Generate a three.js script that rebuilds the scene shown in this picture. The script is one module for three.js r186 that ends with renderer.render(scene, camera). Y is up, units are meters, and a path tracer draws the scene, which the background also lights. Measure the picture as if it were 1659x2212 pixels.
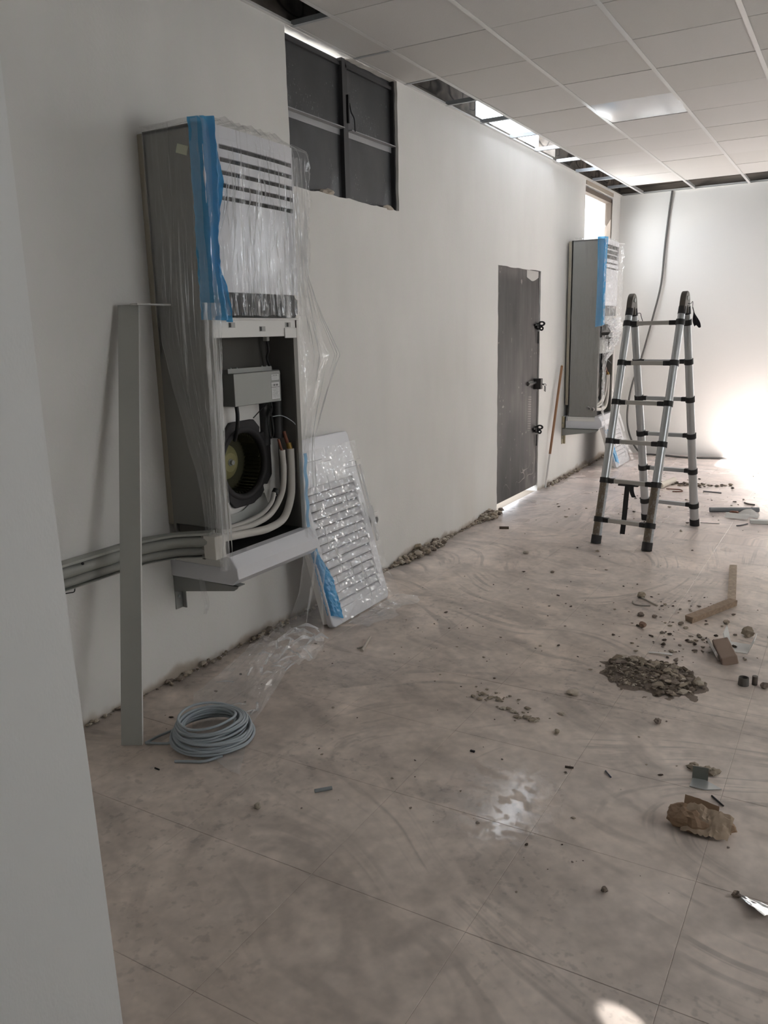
import * as THREE from 'three';
import { mergeGeometries, mergeVertices, toCreasedNormals } from 'three/addons/utils/BufferGeometryUtils.js';
import { RoundedBoxGeometry } from 'three/addons/geometries/RoundedBoxGeometry.js';
import { RectAreaLightUniformsLib } from 'three/addons/lights/RectAreaLightUniformsLib.js';

// ------------------------------------------------------------------ camera, sky, sun, exposure
const scene = new THREE.Scene();
const camera = new THREE.PerspectiveCamera(64.69, 1659 / 2212, 0.05, 60);
camera.position.set(2.659, 1.567, 0);
camera.rotation.set(-0.2186, 0.5301, -0.0241, 'YXZ');
const renderer = new THREE.WebGLRenderer({ antialias: true });
renderer.toneMapping = THREE.LinearToneMapping;
renderer.toneMappingExposure = 1.1;
renderer.shadowMap.enabled = true;
RectAreaLightUniformsLib.init();
scene.background = new THREE.Color().setRGB(4.8, 5.1, 5.5);
const sun = new THREE.DirectionalLight(new THREE.Color(1.0, 0.985, 0.965), 90);
sun.target.position.set(3, 0.5, -8.5); sun.position.set(3 + 10, 0.5 + 7.2, -8.5 + 4.74);      // sun through the high window on the right
sun.castShadow = true; sun.shadow.mapSize.set(2048, 2048); sun.shadow.radius = 2;
Object.assign(sun.shadow.camera, { left: -9, right: 9, top: 9, bottom: -9, near: 1, far: 40 });
scene.add(sun, sun.target);
function daylight(w, h, color, power, from, to) {            // daylight entering through an opening of the room
  const l = new THREE.RectAreaLight(color, power, w, h);
  l.position.set(...from); l.lookAt(...to); scene.add(l); return l;
}
const skyTint = new THREE.Color(0.93, 0.97, 1.0);
daylight(1.04, 0.6, skyTint, 7, [-0.19, 2.66, -9.49], [1, 1.9, -9.3]);           // window at the far end of the left wall
daylight(1.7, 0.36, new THREE.Color(0.84, 0.91, 1.0), 12, [-0.17, 3.36, -7.05], [1, 3.0, -7.05]);   // gap above the ceiling
daylight(0.58, 1.56, new THREE.Color(0.82, 0.9, 1.0), 9, [0.11, 3.93, -7.1], [0.11, 3, -7.1]);            // unseen roof opening added to wash the wall below
daylight(2.2, 0.64, new THREE.Color(0.95, 0.97, 1.0), 3.0, [5.5, 2.68, -8.85], [2, 1.6, -9.2]);      // high window of the right wall
daylight(1.7, 1.0, skyTint, 1.45, [5.5, 1.75, -3.0], [2, 0.9, -3.0]);             // fill light in an opening added to the unseen right wall        // 

// ------------------------------------------------------------------ small tools
let seed = 7;
const rnd = () => { seed = (seed * 1664525 + 1013904223) >>> 0; return seed / 4294967296; };
const rr = (a, b) => a + (b - a) * rnd();
function hash(x, y, s) { let h = (x * 374761393 + y * 668265263 + s * 974634777) | 0; h = Math.imul(h ^ (h >>> 13), 1274126177); h ^= h >>> 16; return (h >>> 0) / 4294967296; }
function vn(x, y, s = 0) {
  const ix = Math.floor(x), iy = Math.floor(y); let fx = x - ix, fy = y - iy; fx = fx * fx * (3 - 2 * fx); fy = fy * fy * (3 - 2 * fy);
  const a = hash(ix, iy, s), b = hash(ix + 1, iy, s), c = hash(ix, iy + 1, s), d = hash(ix + 1, iy + 1, s);
  return a + (b - a) * fx + (c - a) * fy + (a - b - c + d) * fx * fy;
}
function fbm(x, y, o = 4, s = 0) { let v = 0, a = 0.5, t = 0; for (let i = 0; i < o; i++) { v += a * vn(x, y, s + i); t += a; x *= 2.03; y *= 2.03; a *= 0.5; } return v / t; }
const ridge = (x, y, s) => 1 - Math.abs(2 * vn(x, y, s) - 1);
const cl = (v, a = 0, b = 1) => Math.min(b, Math.max(a, v));
const sm = (a, b, v) => { const t = cl((v - a) / (b - a)); return t * t * (3 - 2 * t); };
const lerp = (a, b, t) => a + (b - a) * t;
function dataTex(w, h, fn, srgb = true) {                    // fn(u, v) gives r, g, b in 0..1
  const d = new Uint8Array(w * h * 4);
  for (let j = 0; j < h; j++) for (let i = 0; i < w; i++) {
    const c = fn((i + 0.5) / w, (j + 0.5) / h), k = 4 * (j * w + i);
    d[k] = cl(c[0]) * 255; d[k + 1] = cl(c[1]) * 255; d[k + 2] = cl(c[2]) * 255; d[k + 3] = 255;
  }
  const t = new THREE.DataTexture(d, w, h); t.magFilter = THREE.LinearFilter; t.minFilter = THREE.LinearFilter;
  if (srgb) t.colorSpace = THREE.SRGBColorSpace;
  t.wrapS = t.wrapT = THREE.RepeatWrapping; t.needsUpdate = true; return t;
}
const std = (hex, o = {}) => new THREE.MeshStandardMaterial({ color: hex, roughness: 0.6, ...o });
const phys = (hex, o = {}) => new THREE.MeshPhysicalMaterial({ color: hex, roughness: 0.4, ...o });
const used = {};
function numbered(name) { const n = used[name] = (used[name] ?? -1) + 1; return n ? `${name}_${String(n).padStart(3, '0')}` : name; }
function tag(o, label, category, group) { Object.assign(o.userData, { label, category }); if (group) o.userData.group = group; return o; }
function thing(name, pos, label, category, group) { const g = new THREE.Group(); g.name = numbered(name); g.position.set(...pos); scene.add(g); return tag(g, label, category, group); }
function part(parent, name, geo, mat, label) { const m = new THREE.Mesh(geo, mat); m.name = parent === scene ? numbered(name) : name; parent.add(m); if (label) m.userData.label = label; return m; }
function struct(name, geo, mat) { const m = part(scene, name, geo, mat); m.userData.kind = 'structure'; return m; }
function structGroup(name) { const g = new THREE.Group(); g.name = numbered(name); scene.add(g); g.userData.kind = 'structure'; return g; }
function box(x0, x1, y0, y1, z0, z1, r = 0) {
  const w = Math.abs(x1 - x0), h = Math.abs(y1 - y0), d = Math.abs(z1 - z0);
  const g = r ? new RoundedBoxGeometry(w, h, d, 2, Math.min(r, w / 2.01, h / 2.01, d / 2.01)) : new THREE.BoxGeometry(w, h, d);
  return g.translate((x0 + x1) / 2, (y0 + y1) / 2, (z0 + z1) / 2);
}
const plain = (g) => { const n = g.index ? g.toNonIndexed() : g; for (const k of Object.keys(n.attributes)) if (!['position', 'normal', 'uv'].includes(k)) n.deleteAttribute(k); return n; };
const join = (list) => mergeGeometries(list.map(plain));
const V = (a) => new THREE.Vector3(...a);
function rod(a, b, r0, r1 = r0, n = 14, capped = true) {     // a cylinder from point a to point b
  const p = V(a), q = V(b), d = q.clone().sub(p), g = new THREE.CylinderGeometry(r1, r0, d.length(), n, 1, !capped);
  g.translate(0, d.length() / 2, 0).applyQuaternion(new THREE.Quaternion().setFromUnitVectors(new THREE.Vector3(0, 1, 0), d.normalize()));
  return g.translate(...a);
}
function tube(pts, r, n = 60, k = 8) { return new THREE.TubeGeometry(new THREE.CatmullRomCurve3(pts.map(V)), n, r, k); }
function sheet(nu, nv, fn, flat = false) {                   // fn(u, v) gives a point
  const p = [], uv = [], ix = [];
  for (let j = 0; j <= nv; j++) for (let i = 0; i <= nu; i++) { p.push(...fn(i / nu, j / nv)); uv.push(i / nu, j / nv); }
  for (let j = 0; j < nv; j++) for (let i = 0; i < nu; i++) { const a = j * (nu + 1) + i, b = a + 1, c = a + nu + 1, d = c + 1; if ((i + j) % 2) ix.push(a, c, b, b, c, d); else ix.push(a, c, d, a, d, b); }
  let g = new THREE.BufferGeometry();
  g.setAttribute('position', new THREE.Float32BufferAttribute(p, 3)); g.setAttribute('uv', new THREE.Float32BufferAttribute(uv, 2)); g.setIndex(ix);
  if (flat) g = g.toNonIndexed();
  g.computeVertexNormals(); return g;
}
function thick(nu, nv, fn, t) {                              // a sheet with a body of thickness t along its normals
  const g = sheet(nu, nv, fn), P = g.attributes.position, N = g.attributes.normal, n = P.count, p = [], uv = [], ix = [...g.index.array];
  for (let s = 0; s < 2; s++) for (let i = 0; i < n; i++) { p.push(P.getX(i) - s * t * N.getX(i), P.getY(i) - s * t * N.getY(i), P.getZ(i) - s * t * N.getZ(i)); uv.push(g.attributes.uv.getX(i), g.attributes.uv.getY(i)); }
  for (let i = 0; i < g.index.count; i += 3) ix.push(n + g.index.array[i], n + g.index.array[i + 2], n + g.index.array[i + 1]);
  const rim = []; for (let i = 0; i < nu; i++) rim.push([i, i + 1]); for (let j = 0; j < nv; j++) rim.push([j * (nu + 1) + nu, (j + 1) * (nu + 1) + nu]);
  for (let i = nu; i > 0; i--) rim.push([nv * (nu + 1) + i, nv * (nu + 1) + i - 1]); for (let j = nv; j > 0; j--) rim.push([j * (nu + 1), (j - 1) * (nu + 1)]);
  for (const [a, b] of rim) ix.push(a, b, n + a, b, n + b, n + a);
  const o = new THREE.BufferGeometry(); o.setAttribute('position', new THREE.Float32BufferAttribute(p, 3)); o.setAttribute('uv', new THREE.Float32BufferAttribute(uv, 2)); o.setIndex(ix);
  return toCreasedNormals(o, 0.6);
}
function sweep(path, section) {                              // section of [out, up] points carried along a level path of [x, y, z] points; out is to the right of travel
  const n = path.length, k = section.length, p = [], ix = [];
  for (let i = 0; i < n; i++) {
    const a = path[Math.max(0, i - 1)], b = path[Math.min(n - 1, i + 1)]; let dx = b[0] - a[0], dz = b[2] - a[2]; const l = Math.hypot(dx, dz); dx /= l; dz /= l;
    for (const [o, u] of section) p.push(path[i][0] - dz * o, path[i][1] + u, path[i][2] + dx * o);
  }
  for (let i = 0; i < n - 1; i++) for (let j = 0; j < k; j++) { const a = i * k + j, b = i * k + (j + 1) % k, c = a + k, d = b + k; ix.push(a, b, c, b, d, c); }
  for (let j = 1; j < k - 1; j++) ix.push(0, j + 1, j, (n - 1) * k, (n - 1) * k + j, (n - 1) * k + j + 1);
  let g = new THREE.BufferGeometry(); g.setAttribute('position', new THREE.Float32BufferAttribute(p, 3)); g.setIndex(ix);
  g = toCreasedNormals(g, 0.5); g.setAttribute('uv', new THREE.Float32BufferAttribute(new Float32Array(g.attributes.position.count * 2), 2)); return g;
}
function lump(r, sq = 0.7, s = 1, detail = 1) {              // an irregular broken lump standing on y = 0
  const g = mergeVertices(new THREE.IcosahedronGeometry(1, detail).deleteAttribute('normal').deleteAttribute('uv')), P = g.attributes.position;
  for (let i = 0; i < P.count; i++) { const k = 0.68 + 0.55 * hash(i, s, 91); P.setXYZ(i, P.getX(i) * k * r, P.getY(i) * k * r * sq, P.getZ(i) * k * r * (0.75 + 0.5 * hash(s, 3, 5))); }
  let g2 = g.toNonIndexed(); g2.computeVertexNormals(); g2.computeBoundingBox(); g2.translate(0, -g2.boundingBox.min.y - 0.0012, 0);
  g2.setAttribute('uv', new THREE.Float32BufferAttribute(new Float32Array(g2.attributes.position.count * 2), 2)); return g2;
}
function placed(g, [x, y, z], ry = 0, rx = 0, rz = 0) { return g.applyMatrix4(new THREE.Matrix4().makeRotationFromEuler(new THREE.Euler(rx, ry, rz, 'YXZ'))).translate(x, y, z); }

// ------------------------------------------------------------------ materials
const fineNoise = dataTex(512, 512, (u, v) => { const n = 0.5 + 0.5 * (fbm(u * 60, v * 60, 3, 5) - 0.5) + 0.25 * (hash(Math.floor(u * 512), Math.floor(v * 512), 9) - 0.5); return [n, n, n]; }, false);
fineNoise.repeat.set(1.7, 1.7);
const wallTex = dataTex(2048, 1024, (u, v) => {              // 11 m along, 4 m up: white emulsion over patched plaster, soiled just above the floor
  const x = u * 11, y = v * 4;
  let n = 0.97 + 0.05 * (fbm(x * 1.1, y * 1.1, 4, 21) - 0.5) + 0.03 * (fbm(x * 7, y * 2.2, 3, 31) - 0.5);
  const edge = 0.1 * Math.pow(fbm(x * 3.1, 0.3, 4, 41), 2.6), d = 0.75 * sm(edge + 0.035, edge - 0.015, y + 0.05 * (fbm(x * 14, y * 14, 3, 51) - 0.5));
  const st = 0.18 * sm(0.62, 0.8, fbm(x * 1.6, y * 0.5, 3, 61)) * sm(0.7, 0.1, y);
  return [n * (0.90 - 0.26 * d - 0.06 * st), n * (0.89 - 0.31 * d - 0.09 * st), n * (0.872 - 0.36 * d - 0.13 * st)];
});
wallTex.repeat.set(1 / 11, 1 / 4);
const mWall = std(0xffffff, { map: wallTex, roughness: 0.78, bumpMap: fineNoise, bumpScale: 0.0008 });
const mWallPlain = std(0xe4e3e0, { roughness: 0.8, bumpMap: fineNoise, bumpScale: 0.0006 });
const masonryTex = dataTex(512, 512, (u, v) => { const n = fbm(u * 9, v * 9, 5, 71), m = ridge(u * 5, v * 14, 77); const k = 0.28 + 0.32 * n - 0.2 * sm(0.9, 1, m); return [k * 1.02, k * 0.95, k * 0.88]; });
const mMasonry = std(0xffffff, { map: masonryTex, roughness: 0.95, bumpMap: masonryTex, bumpScale: 0.01 });
const mSoffit = std(0x5b5650, { roughness: 0.95, map: masonryTex });
const mTile = std(0xcfcdcb, { roughness: 0.82, bumpMap: fineNoise, bumpScale: 0.0007 });
const mTile2 = std(0xcbc9c6, { roughness: 0.8, bumpMap: fineNoise, bumpScale: 0.0007 });
const mGloss = phys(0xe9edf2, { roughness: 0.16, clearcoat: 0.6, clearcoatRoughness: 0.12 });
const mGrid = phys(0xd8d7d5, { roughness: 0.28, clearcoat: 0.3, clearcoatRoughness: 0.2 });
const mGalv = std(0xa7a9ab, { roughness: 0.42, metalness: 0.75 });
const mGalvDull = std(0x8f908d, { roughness: 0.55, metalness: 0.35 });
const mWhite = phys(0xd6d6da, { roughness: 0.35, clearcoat: 0.3, clearcoatRoughness: 0.12 });
const mWhiteMatt = std(0xdedcd8, { roughness: 0.55 });
const mCaseGrey = std(0x7f7d78, { roughness: 0.5, metalness: 0.15 });
const mDarkGrey = std(0x55524d, { roughness: 0.7 });
const mBlack = std(0x1c1b1b, { roughness: 0.55 });
const mRubber = std(0x262425, { roughness: 0.7 });
const mBlackGloss = phys(0x1a191b, { roughness: 0.12, specularIntensity: 0.5 });
const mOlive = std(0x3a3822, { roughness: 0.6 });
const mOlivePale = std(0x8f8a5e, { roughness: 0.5 });
const mPipe = std(0xc3bfb8, { roughness: 0.8 });
const mCopper = std(0x7d5140, { roughness: 0.5, metalness: 0.6 });
const mBrass = std(0x8f7440, { roughness: 0.4, metalness: 0.8 });
const mFilm = new THREE.MeshPhysicalMaterial({ color: 0xffffff, transmission: 0.92, roughness: 0.09, ior: 1.5, thickness: 0, side: THREE.DoubleSide });
const mFilmMilky = new THREE.MeshPhysicalMaterial({ color: 0xffffff, transmission: 0.88, roughness: 0.16, ior: 1.5, thickness: 0, side: THREE.DoubleSide });
const mBrightFilm = new THREE.MeshPhysicalMaterial({ color: 0xffffff, transmission: 0.5, roughness: 0.12, ior: 1.5, thickness: 0, side: THREE.DoubleSide });  // whiter film; puts the highlight streaks into the pleat colour
const mBlueFilm = new THREE.MeshPhysicalMaterial({ color: 0x5cb0e2, transmission: 0.45, roughness: 0.25, ior: 1.5, thickness: 0, side: THREE.DoubleSide });
const mAlu = std(0xb9bcbe, { roughness: 0.33, metalness: 0.7 });
const aluDirt = dataTex(256, 512, (u, v) => { const n = fbm(u * 9, v * 22, 4, 81), c = Math.abs(((u + 0.56) % 1) - 0.5), d = (0.55 + 0.45 * sm(0.3, 0.5, n)) * sm(0.19, 0.16, c); return [lerp(0.72, 0.42, d) + 0.2 * (n - 0.5), lerp(0.73, 0.37, d) + 0.2 * (n - 0.5), lerp(0.74, 0.31, d) + 0.18 * (n - 0.5)]; });
const mAluDirty = std(0xffffff, { map: aluDirt, roughness: 0.55, metalness: 0.25 });
const woodTex = dataTex(256, 512, (u, v) => { const n = fbm(u * 30, v * 3, 4, 91); return [0.76 + 0.2 * (n - 0.5), 0.7 + 0.19 * (n - 0.5), 0.64 + 0.17 * (n - 0.5)]; });
const mWood = std(0xffffff, { map: woodTex, roughness: 0.75 });
const mWoodGrey = std(0xe8e2da, { map: woodTex, roughness: 0.85 });
const mConcrete = std(0x9c8f7e, { roughness: 0.95 });
const mPlasterChip = std(0xb5aa9b, { roughness: 0.95 });
const mDirt = std(0x82756a, { roughness: 1 });
const mCable = std(0xa3abb0, { roughness: 0.5 });
const mPaper = std(0xd8d4cf, { roughness: 0.9, side: THREE.DoubleSide });
const mKraft = std(0x9a8068, { roughness: 0.9, side: THREE.DoubleSide });
const steelTex = dataTex(512, 512, (u, v) => {               // dark sheet steel with chalky wipe marks
  const n = fbm(u * 4, v * 4, 5, 101), w = sm(0.55, 0.8, fbm(u * 2.2 + 3, v * 1.7, 3, 111)), s = sm(0.86, 0.92, vn(u * 90, v * 60, 121)) * sm(0.68, 0.8, vn(u * 5, v * 5, 131));
  const k = 0.25 + 0.1 * (n - 0.5) + 0.12 * w + 0.15 * s; return [k, k * 1.005, k * 1.03];
});
const mSteel = std(0xffffff, { map: steelTex, roughness: 0.42, metalness: 0.3 });
const mSteelBar = std(0x9a9a9b, { roughness: 0.5, metalness: 0.3 });
const mSteelDark = std(0x3a393a, { roughness: 0.55, metalness: 0.2 });
const doorTex = dataTex(512, 1024, (u, v) => {               // u across (0 = hinge side), v up: blackened steel door, plaster splashes
  const n = fbm(u * 5, v * 5, 5, 141), st = fbm(u * 26, v * 2.4, 4, 151);
  let k = 0.305 + 0.2 * (n - 0.5) + 0.12 * (st - 0.5);
  k -= 0.13 * sm(0.32, 0.16, Math.hypot((u - 0.42) * 0.75, v - 0.12 + 0.06 * (fbm(u * 6, v * 6, 3, 155) - 0.5)));
  k += 0.16 * sm(0.45, 0.75, fbm(u * 7, v * 9, 4, 161)) * sm(0.62, 0.8, u) * sm(0.32, 0.1, v);
  k += 0.1 * sm(0.93, 0.99, v + 0.03 * (n - 0.5)) ;
  const sp = sm(0.9, 0.94, vn(u * 46, v * 70, 171)) * sm(0.62, 0.75, vn(u * 7, v * 13, 181));
  const scr = sm(0.95, 0.99, ridge(u * 13 + 2 * vn(u * 9, v * 16, 5), v * 26, 191)) * sm(0.145, 0.09, v) * sm(0.02, 0.05, v) * sm(0.15, 0.25, u);
  const brush = sm(0.05, 0.03, Math.abs(u - 0.79 - 0.05 * (v - 0.36))) * sm(0.085, 0.075, Math.abs(v - 0.355)) * (0.5 + 0.5 * Math.sin(v * 560 + u * 30));
  k += 0.25 * sp + 0.36 * scr + 0.2 * cl(brush);
  return [k * 1.0, k * 0.945, k * 0.925];
});
const mDoor = std(0xffffff, { map: doorTex, roughness: 0.6, metalness: 0.1 });

// ------------------------------------------------------------------ floor: dusty half-metre tiles
function floorTone(x, z) {
  const wx = x + 0.35 * (fbm(x * 1.3, z * 1.3, 3, 201) - 0.5), wz = z + 0.35 * (fbm(x * 1.3 + 9, z * 1.3, 3, 202) - 0.5);
  const big = fbm(wx * 1.1, wz * 1.1, 4, 211), mid = fbm(wx * 5.2, wz * 5.2, 4, 221), fine = fbm(x * 34, z * 34, 3, 231);
  const a = 0.5 + 1.4 * (vn(x * 0.8, z * 0.8, 233) - 0.5), ca = Math.cos(a), sa = Math.sin(a);
  const smear = fbm((ca * wx + sa * wz) * 3.0, (-sa * wx + ca * wz) * 17, 4, 241), smear2 = fbm((wx * 0.9 - wz * 0.4) * 2.2, (wx * 0.4 + wz * 0.9) * 13, 4, 251);
  let k = 0.79 + 0.16 * (big - 0.5) + 0.2 * (mid - 0.5) + 0.11 * (fine - 0.5);
  k -= 0.12 * sm(0.5, 0.75, smear) * sm(0.35, 0.65, mid) + 0.07 * sm(0.52, 0.75, smear2) * sm(0.6, 0.4, mid);
  k += 0.07 * sm(0.58, 0.75, fbm(wx * 2.3 + 5, wz * 2.3, 4, 261));
  k -= 0.07 * sm(0.62, 0.8, fbm(x * 46, z * 46, 3, 271)) * sm(0.45, 0.7, vn(x * 3, z * 3, 281));
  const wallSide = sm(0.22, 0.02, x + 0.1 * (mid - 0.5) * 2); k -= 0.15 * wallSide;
  k += 0.075 * sm(3.5, 7.5, z);                               // brightness of the lit far end painted into the colour
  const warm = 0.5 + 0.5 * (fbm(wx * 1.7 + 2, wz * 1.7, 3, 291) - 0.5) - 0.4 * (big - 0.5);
  const cold = 0.03 * sm(4, 8, z);  // far end cooled in the colour to offset the warm glow there
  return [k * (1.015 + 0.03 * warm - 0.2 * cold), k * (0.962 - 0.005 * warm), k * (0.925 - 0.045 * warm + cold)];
}
const grimeTex = dataTex(1024, 1024, (u, v) => {             // roughness over 5.5 x 5.5 m: dust, with a cleaner patch where the tile shines
  const x = u * 5.5, z = v * 5.5 * 2, n = fbm(x * 3, z * 3, 4, 301), s = fbm(x * 22 + z * 8, z * 30, 3, 311);
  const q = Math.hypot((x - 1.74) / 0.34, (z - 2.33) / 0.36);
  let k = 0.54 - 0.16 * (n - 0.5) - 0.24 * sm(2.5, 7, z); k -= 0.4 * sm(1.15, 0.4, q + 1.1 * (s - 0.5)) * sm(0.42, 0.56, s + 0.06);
  return [k, k, k];
}, false);
grimeTex.repeat.set(1 / 5.5, 1 / 11);
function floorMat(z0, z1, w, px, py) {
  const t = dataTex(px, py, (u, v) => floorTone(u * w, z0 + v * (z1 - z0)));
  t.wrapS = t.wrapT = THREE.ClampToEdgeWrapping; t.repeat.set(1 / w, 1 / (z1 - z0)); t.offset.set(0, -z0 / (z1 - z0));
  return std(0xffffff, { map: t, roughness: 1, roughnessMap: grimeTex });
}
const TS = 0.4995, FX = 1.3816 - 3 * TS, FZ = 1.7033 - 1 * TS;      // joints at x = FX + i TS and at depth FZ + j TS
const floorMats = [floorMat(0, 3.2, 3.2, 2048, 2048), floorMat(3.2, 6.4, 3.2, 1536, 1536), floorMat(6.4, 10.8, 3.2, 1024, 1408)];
const floor = structGroup('floor');
part(floor, 'screed', box(-0.3, 5.5, -0.16, -0.0016, 3.0, -10.9), std(0x8d8173, { roughness: 1 }));
function tileGeo(x0, x1, d0, d1, dy) {                       // chamfered slab, its top near y = 0; uv in metres
  const c = 0.0012, g = 0.0004, a = [x0 + g, x1 - g], b = [d0 + g, d1 - g], p = [], uv = [], ix = [];
  const ring = (i, y) => { for (const [s, t] of [[0, 0], [1, 0], [1, 1], [0, 1]]) { p.push(a[s] + (s ? -i : i), y, -(b[t] + (t ? -i : i))); uv.push(a[s], b[t]); } };
  ring(0, -0.012); ring(0, dy - 0.0008); ring(c, dy);
  for (let r = 0; r < 2; r++) for (let k = 0; k < 4; k++) { const m = (k + 1) % 4, o = 4 * r; ix.push(o + k, o + m, o + 4 + k, o + m, o + 4 + m, o + 4 + k); }
  ix.push(8, 9, 10, 8, 10, 11);
  const q = new THREE.BufferGeometry(); q.setAttribute('position', new THREE.Float32BufferAttribute(p, 3)); q.setAttribute('uv', new THREE.Float32BufferAttribute(uv, 2)); q.setIndex(ix);
  const f = q.toNonIndexed(); f.computeVertexNormals(); return f;
}
const farTiles = [];
for (let i = -1; i < 11; i++) for (let j = -8; j < 20; j++) {
  const x0 = Math.max(-0.02, FX + i * TS), x1 = Math.min(5.42, FX + (i + 1) * TS), d0 = Math.max(-2.6, FZ + j * TS), d1 = Math.min(10.42, FZ + (j + 1) * TS);
  if (x1 - x0 < 0.03 || d1 - d0 < 0.03) continue;
  const g = tileGeo(x0, x1, d0, d1, -0.0005 * hash(i + 20, j + 20, 1));
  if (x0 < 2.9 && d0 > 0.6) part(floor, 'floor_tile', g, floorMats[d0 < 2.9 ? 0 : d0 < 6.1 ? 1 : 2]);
  else farTiles.push(g);
}
part(floor, 'floor_tiles', join(farTiles), std(0xb9aea0, { roughness: 0.55, roughnessMap: null, bumpMap: fineNoise, bumpScale: 0.0004 })).userData.kind = 'stuff';

// ------------------------------------------------------------------ walls
const H = 3.1, CEIL = 3.098, BACK = -10.38;
function rag(pts, amp, f, s, step = 0.035) {                 // a closed outline with a trowelled, uneven edge
  const o = [];
  for (let i = 0; i < pts.length; i++) {
    const [a, b] = pts[i], [c, d] = pts[(i + 1) % pts.length], n = Math.max(1, Math.round(Math.hypot(c - a, d - b) / step)), l = Math.hypot(c - a, d - b);
    for (let k = 0; k < n; k++) { const t = k / n, w = k ? amp * (fbm(s + i * 7 + t * l * f, s, 3, 401) - 0.5) * 2 : 0; o.push(new THREE.Vector2(lerp(a, c, t) - (d - b) / l * w, lerp(b, d, t) + (c - a) / l * w)); }
  }
  return o;
}
const toLeft = new THREE.Matrix4().makeBasis(new THREE.Vector3(0, 0, -1), new THREE.Vector3(0, 1, 0), new THREE.Vector3(1, 0, 0));
function leftSlab(outline, holes, x0, x1) {
  const s = new THREE.Shape(outline.map(([a, b]) => new THREE.Vector2(a, b))); for (const h of holes) s.holes.push(new THREE.Path(h));
  return new THREE.ExtrudeGeometry(s, { depth: x1 - x0, bevelEnabled: false, curveSegments: 4 }).applyMatrix4(toLeft).translate(x0, 0, 0);
}
const W1 = [3.662, 4.822, 2.328, 3.093], W2 = [8.95, 10.035, 2.3, 3.035], DR = [6.50, 7.545, 0, 2.088];
const winHole = rag([[W1[0], W1[2]], [W1[1], W1[2]], [W1[1], W1[3]], [W1[0], W1[3]]], 0.006, 16, 1);
const win2Hole = rag([[W2[0], W2[2]], [W2[1], W2[2]], [W2[1], W2[3]], [W2[0], W2[3]]], 0.006, 14, 2);
const doorPts = rag([[DR[1], -0.001], [DR[1], DR[3]], [DR[0], DR[3]], [DR[0], -0.001]], 0.009, 9, 3).filter((p, i, a) => p.y > 0.02 || i === 0 || (p.x === DR[0]));
const nearWall = [[-2.7, -0.12], [DR[0], -0.12], [DR[0], 0.001], ...doorPts.filter((p) => p.y > 0.03).reverse().map((p) => [p.x, p.y]), [DR[1], 0.001], [DR[1], -0.12], [7.82, -0.12], [7.82, H + 0.02], [-2.7, H + 0.02]];
const wallLeft = struct('wall_left', join([
  leftSlab(nearWall, [winHole], -0.2, 0),
  leftSlab([[7.82, -0.12], [10.6, -0.12], [10.6, H + 0.02], [7.82, H + 0.02]], [win2Hole], -0.2, -0.018),
]), mWall);
part(wallLeft, 'rough_masonry', join([                       // bare wall above the ceiling, with the gap that lets daylight in
  leftSlab([[-2.7, H + 0.02], [10.6, H + 0.02], [10.6, 3.75], [-2.7, 3.75]], [[[6.12, 3.155], [7.98, 3.155], [7.98, 3.56], [6.12, 3.56]].map(([a, b]) => new THREE.Vector2(a, b))], -0.2, -0.035),
  box(-0.035, -0.004, 3.10, 3.135, -4.9, -6.12), box(-0.035, -0.004, 3.10, 3.13, -8.0, -10.4),
]), mMasonry);
// rim of raw plaster about the window and the lumps on its sill
part(wallLeft, 'plaster_lump', placed(lump(0.045, 0.45, 11).scale(0.5, 1, 1.7), [-0.012, 2.318, -4.02]), mPlasterChip);
part(wallLeft, 'plaster_lump', placed(lump(0.04, 0.45, 12).scale(0.5, 1, 1.5), [-0.012, 2.318, -4.70]), mPlasterChip);
const uvWall = (g) => g;
const wallBack = struct('wall_back', box(-0.2, 5.6, -0.12, H + 0.02, BACK - 0.2, BACK), mWallPlain);
part(wallBack, 'rough_masonry', box(-0.2, 5.6, H + 0.02, 3.75, BACK - 0.2, BACK - 0.04), mMasonry);
// right wall (outside the view) with its far high window and an added near opening for fill light; front wall behind the camera
struct('wall_right', join([
  box(5.4, 5.6, -0.12, 3.75, -10.6, -10.0), box(5.4, 5.6, 3.03, 3.75, -10.0, -7.7), box(5.4, 5.6, -0.12, 3.75, -7.7, -3.9), box(5.4, 5.6, -0.12, 1.2, -3.9, -2.1), box(5.4, 5.6, 2.3, 3.75, -3.9, -2.1), box(5.4, 5.6, -0.12, 3.75, -2.1, -0.5), box(5.4, 5.6, -0.12, 1.9, -0.5, 0.3), box(5.4, 5.6, 2.6, 3.75, -0.5, 0.3), box(5.4, 5.6, -0.12, 3.75, 0.3, 2.7),
  box(5.4, 5.406, 1.9, 2.204, -0.5, 0.3), box(5.4, 5.406, 2.228, 2.6, -0.5, 0.3), box(5.4, 5.406, 2.204, 2.228, -0.5, -0.164), box(5.4, 5.406, 2.204, 2.228, -0.136, 0.3), box(5.4, 5.6, -0.12, 2.33, -10.0, -7.7)]), mWallPlain);  // thin panel with a small hole added to cast a floor sunspot
struct('wall_front', box(-0.2, 5.6, -0.12, 3.75, 2.5, 2.7), mWallPlain);
// the near wall end whose plastered corner fills the left edge of the view
{
  const g = new THREE.BoxGeometry(1.45, H + 0.12, 1.6, 1, 30, 1), P = g.attributes.position;
  for (let i = 0; i < P.count; i++) if (P.getX(i) > 0 && P.getZ(i) < 0) { const y = P.getY(i) + (H + 0.12) / 2 - 0.12; P.setX(i, P.getX(i) - 0.048 + 0.041 * sm(1.7, -0.3, y) + 0.004 * (fbm(y * 3, 1, 3, 421) - 0.5)); }
  g.translate(1.45 / 2, (H - 0.12) / 2, -0.945 + 0.8); g.computeVertexNormals();
  struct('wall_near', g, mWallPlain);
}
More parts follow.
